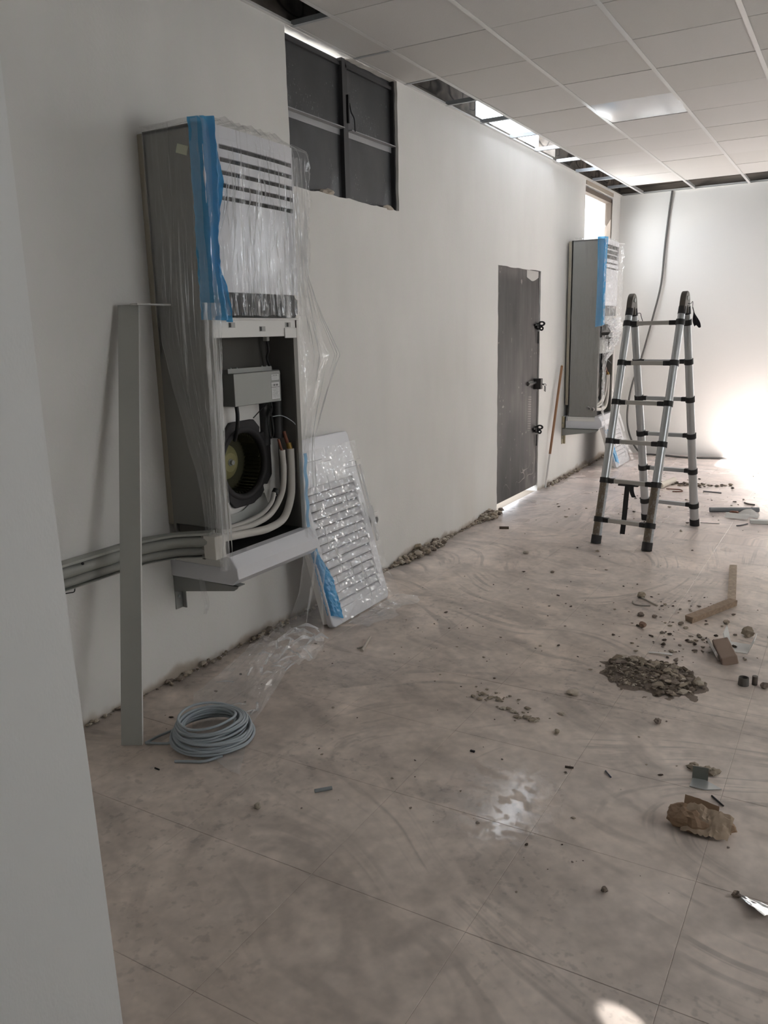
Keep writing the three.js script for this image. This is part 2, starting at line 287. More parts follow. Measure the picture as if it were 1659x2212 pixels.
// roof slab over the ceiling void, with an opening added for the wall wash, open to the sky
struct('roof', join([box(0.42, 5.6, 3.75, 3.95, 2.7, -10.6), box(-0.2, 0.42, 3.75, 3.95, 2.7, -6.3), box(-0.2, 0.42, 3.75, 3.95, -7.9, -10.6)]), mSoffit);
struct('sun_blocker', box(8.6, 9.2, -0.12, 6.5, 0.9, -4.6), mWallPlain);            // unseen block added to keep sun out of the added near opening
struct('ground_outside', box(-9, -0.2, -0.25, -0.06, 4, -16), std(0xdad4ca, { roughness: 0.95 }));

// ------------------------------------------------------------------ window 1: steel shutter
{
  const g = structGroup('window_1'), [a, b, y0, y1] = W1, mid = 4.262;
  part(g, 'shutter_panel', box(-0.052, -0.046, y0 - 0.01, y1 - 0.014, -(a - 0.01), -(mid - 0.03)), mSteel);
  part(g, 'shutter_panel', box(-0.052, -0.046, y0 - 0.01, y1 + 0.004, -(mid + 0.02), -(b + 0.01)), mSteel);
  part(g, 'centre_post', join([box(-0.05, -0.018, y0 + 0.002, y1 - 0.01, -(mid - 0.045), -(mid - 0.012)), box(-0.05, -0.03, y0 + 0.002, y1 - 0.02, -(mid - 0.012), -(mid + 0.024))]), mSteelDark);
  part(g, 'cross_bar', join([box(-0.046, -0.006, 2.722, 2.727, -(a + 0.004), -(mid - 0.05)), box(-0.046, -0.041, 2.69, 2.727, -(a + 0.004), -(mid - 0.05))]).translate(0, -0.012, 0), mSteelBar);
  part(g, 'cross_bar', join([box(-0.046, -0.006, 2.722, 2.727, -(mid + 0.026), -(b - 0.012)), box(-0.046, -0.041, 2.69, 2.727, -(mid + 0.026), -(b - 0.012))]).translate(0, -0.012, 0), mSteelBar);
  part(g, 'frame', join([box(-0.06, -0.02, y0, y1, -(b - 0.014), -(b + 0.012)), box(-0.075, -0.03, y1 - 0.05, y1 - 0.03, -(a - 0.01), -(b + 0.01)), box(-0.06, -0.03, y0 - 0.012, y0 + 0.008, -(a - 0.01), -(b + 0.01)), box(-0.06, -0.03, y0, y1, -(a - 0.015), -(a + 0.006))]), mSteelDark);
  part(g, 'latch', join([box(-0.03, -0.012, 2.75, 2.9, -(mid + 0.004), -(mid + 0.016)), tube([[-0.02, 2.86, -(mid + 0.03)], [-0.012, 2.81, -(mid + 0.034)], [-0.004, 2.78, -(mid + 0.05)], [-0.004, 2.71, -(mid + 0.056)]], 0.004, 20, 6)]), mBlack);
}
// window 2: open frame, burnt out by the daylight
{
  const g = structGroup('window_2'), [a, b, y0, y1] = W2;
  part(g, 'frame', join([box(-0.09, -0.022, y1 - 0.06, y1 - 0.012, -a, -b), box(-0.09, -0.022, y0, y1 - 0.02, -(b - 0.045), -b), box(-0.09, -0.05, y0, y1 - 0.02, -a, -(a + 0.02)), box(-0.09, -0.04, y0, y0 + 0.03, -a, -b)]), std(0x6d6258, { roughness: 0.8 }));
  part(g, 'pane', box(-0.072, -0.068, y0 + 0.02, y1 - 0.05, -(a + 0.01), -(b - 0.04)), new THREE.MeshPhysicalMaterial({ color: 0xffffff, transmission: 1, roughness: 0.02, ior: 1.5, thickness: 0 }));
  part(g, 'lintel', box(-0.06, -0.008, y1 + 0.012, y1 + 0.05, -(a + 0.005), -(b - 0.005)), std(0xa99e90, { roughness: 0.9 }));
}
// door 1: blackened steel leaf with staples, lock box and a lit gap below
{
  const g = structGroup('door_1'), w = DR[1] - DR[0] + 0.03, hh = DR[3] - 0.06;
  const leaf = new THREE.BoxGeometry(w, hh + 0.012, 0.03).applyMatrix4(toLeft).translate(-0.03, 0.065 + hh / 2, -(DR[0] + DR[1]) / 2);
  part(g, 'door_leaf', leaf, mDoor);
  part(g, 'plaster_smear', thick(8, 4, (u, v) => [-0.0115 + 0.002 * vn(u * 4, v * 4, 3), lerp(2.085, 1.985 + 0.05 * Math.abs(u - 0.45) + 0.02 * vn(u * 5, 0, 7), v), -(7.20 + 0.31 * u)], 0.004), std(0xc4c1bd, { roughness: 0.9 }));
  for (const y of [1.59, 0.615]) {
    part(g, 'bolt', join([box(-0.016, 0.012, y - 0.02, y + 0.02, -7.44, -7.505, 0.004), rod([0.0, y + 0.012, -7.40], [0.0, y + 0.012, -7.51], 0.009)]), mBlack);
    part(g, 'staple', join([new THREE.TorusGeometry(0.017, 0.007, 8, 18).scale(1.5, 1, 1).translate(0.032, y + 0.022, -7.50), new THREE.TorusGeometry(0.015, 0.008, 8, 18).translate(0.03, y - 0.022, -7.50), box(-0.016, 0.018, y - 0.032, y + 0.03, -7.488, -7.508)]), mBlack);
    part(g, 'bolt_pin', rod([0.0, y - 0.05, -7.5], [0.0, y - 0.16, -7.5], 0.006), mBlack);
  }
  part(g, 'lock_box', box(-0.016, 0.058, 1.005, 1.105, -7.43, -7.485, 0.004), std(0x4f4c4a, { roughness: 0.5, metalness: 0.3 }));
  part(g, 'slide_bolt', join([rod([0.006, 1.066, -7.24], [0.006, 1.066, -7.43], 0.011), box(-0.016, 0.0, 1.046, 1.086, -7.26, -7.40)]), std(0x6a6866, { roughness: 0.45, metalness: 0.5 }));
  part(g, 'key', join([rod([0.058, 1.05, -7.47], [0.075, 1.05, -7.47], 0.006), new THREE.TorusGeometry(0.011, 0.0025, 6, 14).translate(0.085, 1.043, -7.47), box(0.078, 0.084, 0.985, 1.03, -7.468, -7.471).applyMatrix4(new THREE.Matrix4()), box(0.088, 0.094, 0.98, 1.028, -7.467, -7.47)]), mBlack);
}

// ------------------------------------------------------------------ suspended ceiling
{
  const c = structGroup('ceiling'), XS = 0.2486, CW = 0.5808, Z0 = 3.7216, xs = [XS, XS + CW, XS + 2 * CW, XS + 3 * CW, XS + 4 * CW, XS + 5 * CW, XS + 6 * CW, XS + 7 * CW, XS + 8 * CW, 5.4];
  const d0 = (i) => Z0 + 0.6 * i;                            // depth of cross joint i
  const tee = (w, h) => [[-w / 2, 0], [w / 2, 0], [w / 2, 0.0015], [0.0015, 0.0015], [0.0015, h], [-0.0015, h], [-0.0015, 0.0015], [-w / 2, 0.0015]];
  for (const x of xs.slice(0, -1)) part(c, 'main_runner', sweep([[x, CEIL - 0.004, 2.5], [x, CEIL - 0.004, BACK]], tee(0.026, 0.038)), mGrid);
  part(c, 'wall_angle', box(0, 0.021, CEIL - 0.002, CEIL, 2.5, -7.82), mGrid);
  part(c, 'wall_angle', join([box(-0.018, 0.019, CEIL - 0.002, CEIL, -7.82, BACK), box(-0.018, -0.015, CEIL, CEIL + 0.02, -7.82, BACK)]), mGrid);
  part(c, 'wall_angle', box(0, 5.4, CEIL - 0.002, CEIL, BACK, BACK + 0.022), mGrid);
  for (let j = -11; j <= 10; j++) {
    const z = -d0(j);
    if (j < 11) for (let k = -1; k < xs.length - 1; k++) {
      const a = k < 0 ? 0.0 : xs[k] + 0.003, b = k < 0 ? XS - 0.003 : xs[k + 1] - 0.003;
      if (k < 4 || j % 1 === 0) { if (k > 3 || j < -4) continue; part(c, 'cross_tee', sweep([[a, CEIL + (k < 0 ? -0.003 : 0.012), z], [b, CEIL + (k < 0 ? -0.003 : 0.012), z]], tee(k < 0 ? 0.024 : 0.02, 0.03)), k < 0 ? std(0xa8abae, { roughness: 0.4, metalness: 0.25 }) : mGrid); }
    }
  }
  const far = [];
  const shared = {};
  for (let j = -11; j <= 10; j++) for (let k = -1; k < xs.length - 1; k++) {
    if (k < 0 && !(j === 0 || j === 1)) continue;            // the strip along the wall is open except above the shuttered window
    if (j === 10 ) continue;
    const a = k < 0 ? 0.004 : xs[k], b = k < 0 ? XS : xs[k + 1], w = b - a - 0.006, key = w.toFixed(3);
    const g = shared[key] ??= new RoundedBoxGeometry(w, 0.016, 0.5925, 1, 0.002);
    if (k > 3 || j < -4) { far.push(g.clone().translate((a + b) / 2, CEIL + 0.008, -(d0(j) + 0.3))); continue; }
    const gloss = j === 4 && k === 1;
    const m = part(c, 'ceiling_tile', gloss ? thick(12, 12, (u, v) => [lerp(-w / 2, w / 2, u), -0.011 * (1 - (2 * v - 1) ** 2) * (1 - 0.5 * (2 * u - 1) ** 2), lerp(0.296, -0.296, v)], -0.006) : g, gloss ? mGloss : hash(j + 30, k + 5, 2) > 0.5 ? mTile : mTile2, gloss ? 'glossy white ceiling panel reflecting a bright spot' : undefined);
    m.position.set((a + b) / 2, CEIL + 0.006 + 0.0025 * hash(j + 40, k + 7, 3), -(d0(j) + 0.3));
    m.rotation.set(0.003 * (hash(j + 9, k + 9, 4) - 0.5), 0, 0.003 * (hash(j + 9, k + 9, 5) - 0.5));
  }
  part(c, 'ceiling_tiles', join(far), mTile).userData.kind = 'stuff';
}
// ------------------------------------------------------------------ wall-hung air conditioners in torn protective film
const labelTex = dataTex(128, 256, (u, v) => {               // specification sticker: bar code and fine rules of text
  let k = 0.82; if (v > 0.78 && v < 0.9 && u > 0.12 && u < 0.88) k = hash(Math.floor(u * 46), 0, 5) > 0.5 ? 0.2 : 0.8;
  if (v < 0.7 && v > 0.06 && u > 0.1 && u < 0.9 && Math.floor(v * 40) % 2 && hash(Math.floor(u * 40), Math.floor(v * 40), 6) > 0.35) k = 0.62;
  if (v > 0.70 && v < 0.735) k = 0.5; return [k, k, k];
});
const mLabel = std(0xffffff, { map: labelTex, roughness: 0.7 });
const FW = 0.59, bulge = (z) => 0.014 * (1 - Math.pow((z + FW / 2) / (FW / 2), 4));   // the front panel swells a little
function band(z0, z1, y0, y1, x, t = 0.012, n = 14) {        // a piece of the swelling front panel between two heights
  return thick(n, 1, (u, v) => { const z = lerp(z0, z1, u); return [x + bulge(z), lerp(y0, y1, v), z]; }, t);
}
function wavy(u, v, a, s) { const q = u + 0.09 * (fbm(u * 3, v * 2.5, 3, s) - 0.5); return a * (ridge(q * 9, v * 1.4, s) - 0.5 + 0.5 * (ridge(q * 23, v * 2.4, s + 1) - 0.5) + 1.1 * Math.pow(ridge(q * 14, v * 1.1, s + 2), 7) + 0.8 * Math.pow(ridge(q * 27, v * 1.9, s + 3), 6)); }
function crumple(u, v, a, s) { return a * (ridge(u * 6 + v * 2, v * 7 - u, s) + 0.6 * ridge(u * 15 - v * 4, v * 13 + u * 3, s + 1) + 0.35 * ridge(u * 31, v * 29, s + 2) - 0.95); }
// narrow pleats of film, whitened as stand-ins for its highlight streaks: each follows a path of [x, y, z] points given by path(t), out of the surface along n
function pleats(list, s) {
  const out = [];
  list.forEach(([path, n, w], k) => {
    const N = V(n), wob = s + k * 3.7;
    out.push(sheet(2, 26, (u, v) => {
      const p = path(v), a = w * Math.sin(Math.PI * Math.min(1, v * 1.02)) * (0.35 + 1.0 * vn(v * 6 + wob, k, 881)), side = (u - 0.5) * a, h = (u > 0.2 && u < 0.8 ? 1 : 0) * a * 1.1, q = 0.004 * (fbm(v * 9, wob, 2, 883) - 0.5);
      return [p[0] + N.x * h + (N.x > 0.5 ? 0 : side), p[1], p[2] + N.z * h + (N.x > 0.5 ? side : 0) + q];
    }, true));
  });
  return join(out);
}
function airConditioner(pos, label, second) {
  const g = thing('air_conditioner', pos, label, 'air conditioner'), D = 0.335;
  part(g, 'casing', join([box(0.03, D, second ? 0.122 : 0.245, 1.89, -0.012, 0, 0.004), box(0.03, D, 0.12, 1.89, -FW, -FW + 0.012), box(0.03, D, 1.876, 1.89, -FW, 0), box(0.03, 0.045, 0.12, 1.88, -FW, 0),
    box(D - 0.012, D, 0.245, 1.06, -0.028, -0.012), box(D - 0.012, D, 0.13, 1.06, -FW + 0.012, -FW + 0.03)]), mCaseGrey);
  part(g, 'mounting_plate', box(0.002, 0.03, 0.24, 1.884, -FW + 0.01, 0.002), std(0x9b9384, { roughness: 0.8 }));
  const fp = part(g, 'front_panel', join([band(-0.002, -FW + 0.002, 1.842, 1.888, D + 0.004), band(-0.002, -FW + 0.002, 1.245, 1.606, D + 0.004), band(-0.002, -0.085, 1.606, 1.842, D + 0.004, 0.012, 4), band(-FW + 0.012, -FW + 0.002, 1.606, 1.842, D + 0.004, 0.012, 3)]), mWhite);
  part(g, 'duct', join([box(0.22, 0.23, 1.58, 1.86, -0.04, -FW + 0.02), ...[0, 1, 2, 3, 4, 5, 6, 7, 8, 9, 10, 11, 12, 13, 14, 15, 16, 17, 18, 19].map((k) => box(0.27, D - 0.004, 1.6, 1.845, -0.1 - k * 0.0245, -0.102 - k * 0.0245))]), mDarkGrey);
  for (let k = 0; k < 5; k++) part(fp, 'louvre', band(-0.085, -FW + 0.012, 1.606 + 0.049 * k + 0.018 + (second && k > 1 ? 0.022 : 0), 1.606 + 0.049 * (k + 1) - (k === 4 ? 0.004 : 0), D + 0.003), mWhite);
  part(fp, 'brand_mark', join([0, 1, 2, 3, 4, 5, 6].map((k) => box(D + 0.0175, D + 0.0185, 1.321, 1.3255 + 0.0015 * (k % 3), -0.30 - 0.0095 * k, -0.307 - 0.0095 * k))), std(0x77777a));
  const cp = part(g, 'control_panel', thick(14, 4, (u, v) => { const z = lerp(-0.06, -FW + 0.006, u), e = Math.min(1, (1 - u) / 0.03); return [D + 0.002 + bulge(z), lerp(1.143 + 0.02 * (1 - Math.sqrt(1 - (1 - e) ** 2)), 1.243 - 0.02 * (1 - Math.sqrt(1 - (1 - e) ** 2)), v), z]; }, 0.01), mBlackGloss);
  for (let k = 0; k < 6; k++) part(cp, 'button', new THREE.TorusGeometry(0.008, 0.0012, 6, 16).rotateY(Math.PI / 2).translate(D + 0.0185, 1.165, -0.27 - 0.036 * k), std(0x4a4a4d));
  const tp = part(g, 'trim_panel', join([box(D - 0.012, D, 1.06, 1.135, -0.002, -FW, 0.003), box(D - 0.012, D + 0.012, 1.133, 1.143, -0.002, -FW - 0.004, 0.002)]), mWhiteMatt);
  for (const [y, z] of [[1.112, -0.105], [1.095, -0.31], [1.112, -0.50]]) part(tp, 'clip_slot', join([box(D, D + 0.002, y - 0.011, y + 0.011, z, z - 0.04)]), std(0xa7a5a2));
  for (const [y, z] of [[1.112, -0.106], [1.095, -0.311], [1.112, -0.51]]) part(tp, 'clip', box(D + 0.001, D + 0.005, y - 0.009, y + 0.009, z, z - 0.01), mBlack);
  part(tp, 'tab', box(D, D + 0.006, 1.052, 1.098, -0.49, -FW + 0.01, 0.002), mWhiteMatt);
  // the open lower bay
  part(g, 'upper_screen', box(0.16, 0.17, 0.86, 1.07, -0.012, -FW + 0.012), mDarkGrey);
  part(g, 'bay_lining', join([box(0.05, 0.06, 0.12, 0.9, -0.012, -FW + 0.012), box(0.05, 0.3, 0.12, 0.9, -0.0125, -0.014)]), mDarkGrey);
  const plate = new THREE.Shape(); [[0.03, 0.195], [0.03, 0.66], [0.1, 0.74], [0.2, 0.79], [0.57, 0.79], [0.57, 0.30], [0.46, 0.262], [0.3, 0.235], [0.15, 0.2]].forEach(([a, b], i) => (i ? plate.lineTo(a, b) : plate.moveTo(a, b)));
  const hole = new THREE.Path(); hole.absarc(0.295, 0.485, 0.172, 0, 7, true); plate.holes.push(hole);
  const toFace = (q, x0) => q.applyMatrix4(toLeft).translate(x0, 0, 0);
  part(g, 'fan_plate', toFace(new THREE.ExtrudeGeometry(plate, { depth: 0.008, bevelEnabled: true, bevelSize: 0.004, bevelThickness: 0.004, bevelSegments: 2, curveSegments: 40 }), 0.19), mWhiteMatt);
  const ring = new THREE.Shape();
  for (let k = 0; k <= 96; k++) { const t = k / 96 * Math.PI * 2, notch = [12, 13, 40, 41, 60, 61, 84, 85].includes(k) ? 0.02 : 0, oct = 0.196 / Math.max(0.93, Math.cos(((t + Math.PI / 8) % (Math.PI / 4)) - Math.PI / 8)) - notch; const p = [0.295 + oct * Math.cos(t), 0.485 + oct * Math.sin(t)]; k ? ring.lineTo(...p) : ring.moveTo(...p); }
  const rh = new THREE.Path(); rh.absarc(0.295, 0.485, 0.148, 0, Math.PI * 2, true); ring.holes.push(rh);
  part(g, 'fan_ring', join([toFace(new THREE.ExtrudeGeometry(ring, { depth: 0.012, bevelEnabled: true, bevelSize: 0.003, bevelThickness: 0.004, bevelSegments: 2, curveSegments: 60 }), 0.202), new THREE.TorusGeometry(0.158, 0.016, 10, 60).rotateY(Math.PI / 2).scale(1.1, 1, 1).translate(0.208, 0.485, -0.295)]), mRubber);
  const drum = part(g, 'fan_wheel', join([new THREE.CylinderGeometry(0.15, 0.15, 0.13, 48, 1, true).rotateZ(Math.PI / 2).translate(0.135, 0.485, -0.295), new THREE.CylinderGeometry(0.15, 0.15, 0.006, 48).rotateZ(Math.PI / 2).translate(0.1, 0.485, -0.295)]), mOlive);
  drum.material.side = THREE.DoubleSide;
  part(drum, 'blades', join([...Array(44).keys()].map((k) => new THREE.BoxGeometry(0.12, 0.018, 0.002).rotateX(0.9).translate(0.135, 0.138, 0).applyMatrix4(new THREE.Matrix4().makeRotationX(k / 44 * Math.PI * 2)).translate(0, 0.485, -0.295))), mOlive);
  part(drum, 'hub', join([new THREE.CylinderGeometry(0.045, 0.082, 0.025, 32).rotateZ(-Math.PI / 2).translate(0.118, 0.485, -0.295)]), mOlivePale);
  part(drum, 'hub_nut', join([new THREE.CylinderGeometry(0.012, 0.012, 0.02, 6).rotateZ(Math.PI / 2).translate(0.138, 0.485, -0.295), new THREE.TorusGeometry(0.014, 0.003, 8, 20).rotateY(Math.PI / 2).translate(0.132, 0.485, -0.295)]), mGalv);
  part(g, 'bracket_plate', join([box(0.222, 0.228, 0.78, 0.905, -0.014, -FW + 0.014), ...[0.795, 0.84, 0.885].map((y) => box(0.226, 0.236, y - 0.006, y + 0.006, -0.014, -FW + 0.014, 0.003))]), mGalvDull);
  const cb = part(g, 'control_box', join([box(0.228, 0.302, 0.762, 0.905, -0.155, -0.487, 0.003), box(0.226, 0.262, 0.905, 0.922, -0.165, -0.475), box(0.26, 0.263, 0.905, 0.925, -0.165, -0.475)]), mGalvDull);
  for (const z of [-0.2, -0.24, -0.42, -0.455]) part(cb, 'screw', new THREE.SphereGeometry(0.004, 8, 6).translate(0.25, 0.926, z), mGalv);
  part(cb, 'sticker', box(0.302, 0.3032, 0.775, 0.852, -0.415, -0.475), mLabel); part(cb, 'sticker', box(0.302, 0.3032, 0.862, 0.888, -0.418, -0.473), mLabel);
  part(g, 'power_cable', tube([[0.26, 0.765, -0.21], [0.262, 0.72, -0.212], [0.25, 0.66, -0.218], [0.22, 0.6, -0.23]], 0.009, 24, 8), mBlack);
  part(g, 'sensor_wire', tube([[0.25, 0.765, -0.06], [0.24, 0.7, -0.07], [0.225, 0.62, -0.1], [0.21, 0.58, -0.12]], 0.003, 20, 6), mCable);
  part(g, 'sensor_wire', tube([[0.27, 0.765, -0.44], [0.25, 0.73, -0.40], [0.225, 0.69, -0.365]], 0.0025, 20, 6), mBlack);
  part(g, 'wire_bundle', join([0, 1, 2].map((k) => tube([[0.26, 0.765, -0.45 - 0.004 * k], [0.255, 0.72 + 0.01 * k, -0.475], [0.25, 0.68, -0.452 + 0.004 * k], [0.25, 0.62, -0.448], [0.25, 0.585, -0.46], [0.25, 0.6, -0.478], [0.25, 0.68, -0.47 - 0.004 * k], [0.25, 0.72, -0.45]], 0.0026, 50, 6))), mBlack);
  part(g, 'sensor_wire', tube([[0.27, 0.69, -0.455], [0.29, 0.69, -0.5], [0.32, 0.65, -0.555], [0.325, 0.62, -0.575]], 0.002, 20, 6), mCable);
  part(g, 'insulation', join([rod([0.24, 0.58, -0.525], [0.24, 0.86, -0.53], 0.028), rod([0.2, 0.55, -0.47], [0.2, 0.8, -0.47], 0.03)]), mBlack);
  part(g, 'drain_wire', tube([[0.21, 1.065, -0.51], [0.22, 1.0, -0.515], [0.2, 0.96, -0.525], [0.22, 0.9, -0.53]], 0.006, 24, 8), mBlack);
  part(g, 'plug', box(0.2, 0.225, 1.04, 1.07, -0.5, -0.52, 0.003), mWhiteMatt);
  part(g, 'copper_pipe', join([rod([0.3, 0.51, -0.538], [0.27, 0.61, -0.535], 0.009), rod([0.3, 0.52, -0.475], [0.28, 0.58, -0.475], 0.006)]), mCopper);
  part(g, 'brass_nut', rod([0.3, 0.52, -0.538], [0.293, 0.555, -0.537], 0.016, 0.014, 6), mBrass);
  part(g, 'refrigerant_pipe', tube([[0.3, 0.528, -0.54], [0.3, 0.4, -0.54], [0.3, 0.29, -0.525], [0.302, 0.2, -0.46], [0.303, 0.175, -0.34], [0.302, 0.185, -0.18], [0.3, 0.2, -0.02], [0.3, 0.2, 0.04]], 0.0185, 70, 14), mPipe);
  part(g, 'refrigerant_pipe', tube([[0.3, 0.53, -0.475], [0.295, 0.42, -0.485], [0.285, 0.32, -0.475], [0.275, 0.235, -0.4], [0.268, 0.205, -0.28], [0.262, 0.205, -0.1], [0.26, 0.21, 0.03]], 0.0145, 70, 14), mPipe);
  part(g, 'drain_hose', tube([[0.28, 0.33, -0.42], [0.28, 0.29, -0.40], [0.275, 0.25, -0.34], [0.26, 0.225, -0.24], [0.25, 0.22, -0.1], [0.25, 0.22, 0.03]], 0.011, 60, 12), std(0xb9b6b0, { roughness: 0.6 }));
  part(g, 'hose_clamp', rod([0.28, 0.325, -0.425], [0.28, 0.34, -0.44], 0.016), mBlack);
  part(g, 'drip_plate', thick(10, 2, (u, v) => [lerp(0.24, 0.21, v), lerp(0.185 + 0.06 * sm(0.72, 1, u), 0.262 + 0.06 * sm(0.55, 0.95, u), v), lerp(-0.014, -0.43, u)], 0.004), mGalvDull);
  part(g, 'bay_floor', box(0.05, 0.32, 0.118, 0.128, -0.012, -FW + 0.012), mBlack);
  const tray = new THREE.Shape(); [[0.0, 0.0], [0.36, 0.0], [0.395, 0.03], [0.39, 0.075], [0.355, 0.122], [0.325, 0.126], [0.325, 0.07], [0.02, 0.07], [0.02, 0.12], [0.0, 0.12]].forEach(([a, b], i) => (i ? tray.lineTo(a, b) : tray.moveTo(a, b)));
  const bt = part(g, 'base_tray', new THREE.ExtrudeGeometry(tray, { depth: FW + 0.01, bevelEnabled: true, bevelSize: 0.004, bevelThickness: 0.004, bevelSegments: 2 }).translate(0, 0, -FW - 0.005), mWhite);
  part(bt, 'grip_lip', thick(16, 4, (u, v) => [0.385 - 0.012 * v + 0.006 * Math.sin(v * 3), 0.03 + 0.06 * v * sm(0, 0.1, u) * sm(1, 0.9, u), lerp(-0.13, -0.56, u)], 0.006), mWhite);
  part(bt, 'tray_side', box(0.03, 0.34, 0.005, 0.118, 0.001, 0.006), mWhiteMatt);
  return g;
}
airConditioner([0, 0.5, -2.6], 'near air conditioner with open front on the left wall, between leaning channel and steel window', false);
airConditioner([0, 0.535, -8.37], 'distant air conditioner under the bright far window, behind the ladder', true);

// torn film over the near unit: a hood, a loose skirt down the side, and a long tail to the floor
function filmMesh(parent, name, nu, nv, fn, mat, flat = true, label) { return part(parent, name, sheet(nu, nv, fn, flat), mat, label); }
{
  const g = thing('protective_film', [0, 0.5, -2.6], 'torn clear plastic film over the near air conditioner, its tail reaching the cable coil', 'plastic film');
  const zr = [[1.88, -0.645], [1.68, -0.635], [1.33, -0.63], [1.14, -0.745], [0.965, -0.89], [0.89, -0.83], [0.735, -0.72], [0.54, -0.605], [0.23, -0.56], [-0.01, -0.663]];
  const edgeOf = (y) => { for (let i = 1; i < zr.length; i++) if (y >= zr[i][0]) return lerp(zr[i][1], zr[i - 1][1], (y - zr[i][0]) / (zr[i - 1][0] - zr[i][0])); return -0.66; };
  filmMesh(g, 'film_hood', 190, 200, (u, v) => {
    let z = lerp(0.016, -0.622, u), x, y;
    if (v < 0.3) { x = lerp(0.03, 0.352, v / 0.3); y = 1.905; } else { x = 0.364 - 0.01 * Math.exp(-(v - 0.3) * 40); y = lerp(1.895, 1.15, (v - 0.3) / 0.7); }
    const w = wavy(u, v, 0.016, 501) + crumple(u * 1.4, v * 0.6, 0.007, 511), k = sm(0, 0.25, u) * 0.8 + 0.2;
    if (v < 0.3) y += Math.abs(w) * k - 0.035 * sm(0.75, 1, u) ; else { x += Math.abs(w) * k + 0.006 + 0.03 * sm(0.8, 1, u) * sm(0.9, 0.5, v); y -= 0.03 * sm(0.75, 1, u) * sm(0.5, 0.3, v); }
    if (u > 0.97) z += -0.02 * crumple(0.3, v * 1.6, 1, 521);
    y += v > 0.97 ? 0.012 * (fbm(u * 14, 1, 3, 531) - 0.5) : 0;
    return [x, y, z + 0.006 * crumple(v, u, 1, 541) * sm(0.3, 0.4, v)];
  }, mFilm);
  part(g, 'highlight_pleats', pleats([...Array(58).keys()].map((k) => {
    const y1 = lerp(1.84, 1.3, Math.pow(hash(k, 1, 41), 1.3)), y0 = Math.max(1.14, y1 - lerp(0.08, 0.42, hash(k, 2, 41))), z = -0.09 - 0.50 * hash(k, 3, 41), lean = (z + 0.38) * 0.28 * (hash(k, 4, 41) - 0.2) + 0.05 * (hash(k, 5, 41) - 0.5);
    return [(t) => [0.379 + 0.004 * hash(k, 6, 41), lerp(y1, y0, t), z + lean * t * t + 0.006 * Math.sin(t * 5 + k)], [1, 0, 0], lerp(0.0022, 0.006, Math.pow(hash(k, 7, 41), 2))];
  }), 1), mBrightFilm);
  part(g, 'highlight_pleats', pleats([...Array(16).keys()].map((k) => { const y1 = lerp(1.86, 1.4, hash(k, 1, 43)), y0 = y1 - 0.5 - 0.3 * hash(k, 3, 43), x = lerp(0.12, 0.33, hash(k, 2, 43)); return [(t) => [x - 0.06 * t * (1 - hash(k, 4, 43)), lerp(y1, y0, t), 0.022], [0, 0, 1], 0.0028]; }), 2), mFilmMilky);
  part(g, 'highlight_pleats', pleats([...Array(26).keys()].map((k) => { const y1 = lerp(1.75, 0.5, hash(k, 1, 44)), y0 = y1 - 0.2 - 0.3 * hash(k, 3, 44), q = 0.1 + 0.85 * hash(k, 2, 44); return [(t) => { const y = lerp(y1, y0, t), a = -0.57, b = edgeOf(y); return [0.388, y, lerp(a, Math.min(b, a - 0.05), q)]; }, [1, 0, 0], lerp(0.003, 0.007, hash(k, 5, 44))]; }), 3), mBrightFilm);
  part(g, 'highlight_pleats', pleats([...Array(14).keys()].map((k) => { const y1 = lerp(1.15, 0.4, hash(k, 1, 45)), y0 = Math.max(0.1, y1 - 0.3 - 0.4 * hash(k, 3, 45)), q = hash(k, 2, 45) - 0.5; return [(t) => { const y = lerp(y1, y0, t), v = (1.2 - y) / 1.12; return [0.385, y, lerp(0.03, 0.05, sm(0, 0.5, v)) + q * 0.06 + 0.012 * (fbm(v * 5, 2, 3, 571) - 0.5)]; }, [1, 0, 0], 0.006]; }), 4), mBrightFilm);
  filmMesh(g, 'side_film', 50, 130, (u, v) => {
    const y = lerp(1.9, 0.12, v), x0 = 0.045 + 0.23 * sm(1.25, 0.15, y) ** 0.9 + 0.012 * (fbm(y * 8, 2, 3, 551) - 0.5), x = lerp(x0, 0.35, u);
    return [x, y, 0.014 + Math.abs(wavy(u, v * 2, 0.010, 561)) + 0.03 * sm(0.75, 1, v) + 0.012 * sm(0.12, 0, u) * sm(0.3, 0.5, v)];
  }, mFilm, false);
  filmMesh(g, 'front_skirt', 44, 150, (u, v) => {            // gathered folds down the front left edge
    const y = lerp(1.2, 0.08, v), c = lerp(0.03, 0.05, sm(0, 0.5, v)), wd = lerp(0.1, 0.045, sm(0, 0.6, v)), z = c + (0.5 - u) * wd + 0.012 * (fbm(v * 5, 2, 3, 571) - 0.5);
    return [0.365 + 0.018 * Math.sin(u * 15 + v * 3) * (0.6 + 0.5 * fbm(v * 7, u, 2, 581)) + 0.006 * crumple(u, v * 4, 1, 591), y, z + 0.006 * Math.sin(u * 22 + v * 8)];
  }, mFilmMilky);
  filmMesh(g, 'right_skirt', 60, 190, (u, v) => {
    const y = lerp(1.85, -0.02, v), a = lerp(-0.585, -0.525, sm(0.35, 0.8, v)), b = edgeOf(y), z = lerp(a, Math.min(b, a - 0.05), u);
    return [0.352 + 0.02 * sm(0.4, 0.6, v) + 0.016 * Math.sin(u * 14 + 2 * fbm(v * 4, u, 2, 601)) * sm(0, 0.15, u) + 0.008 * crumple(u, v * 3, 1, 611) - 0.06 * sm(0.6, 1, u) * sm(0.3, 0.5, v) * sm(0.75, 0.6, v), y, z];
  }, mFilm);
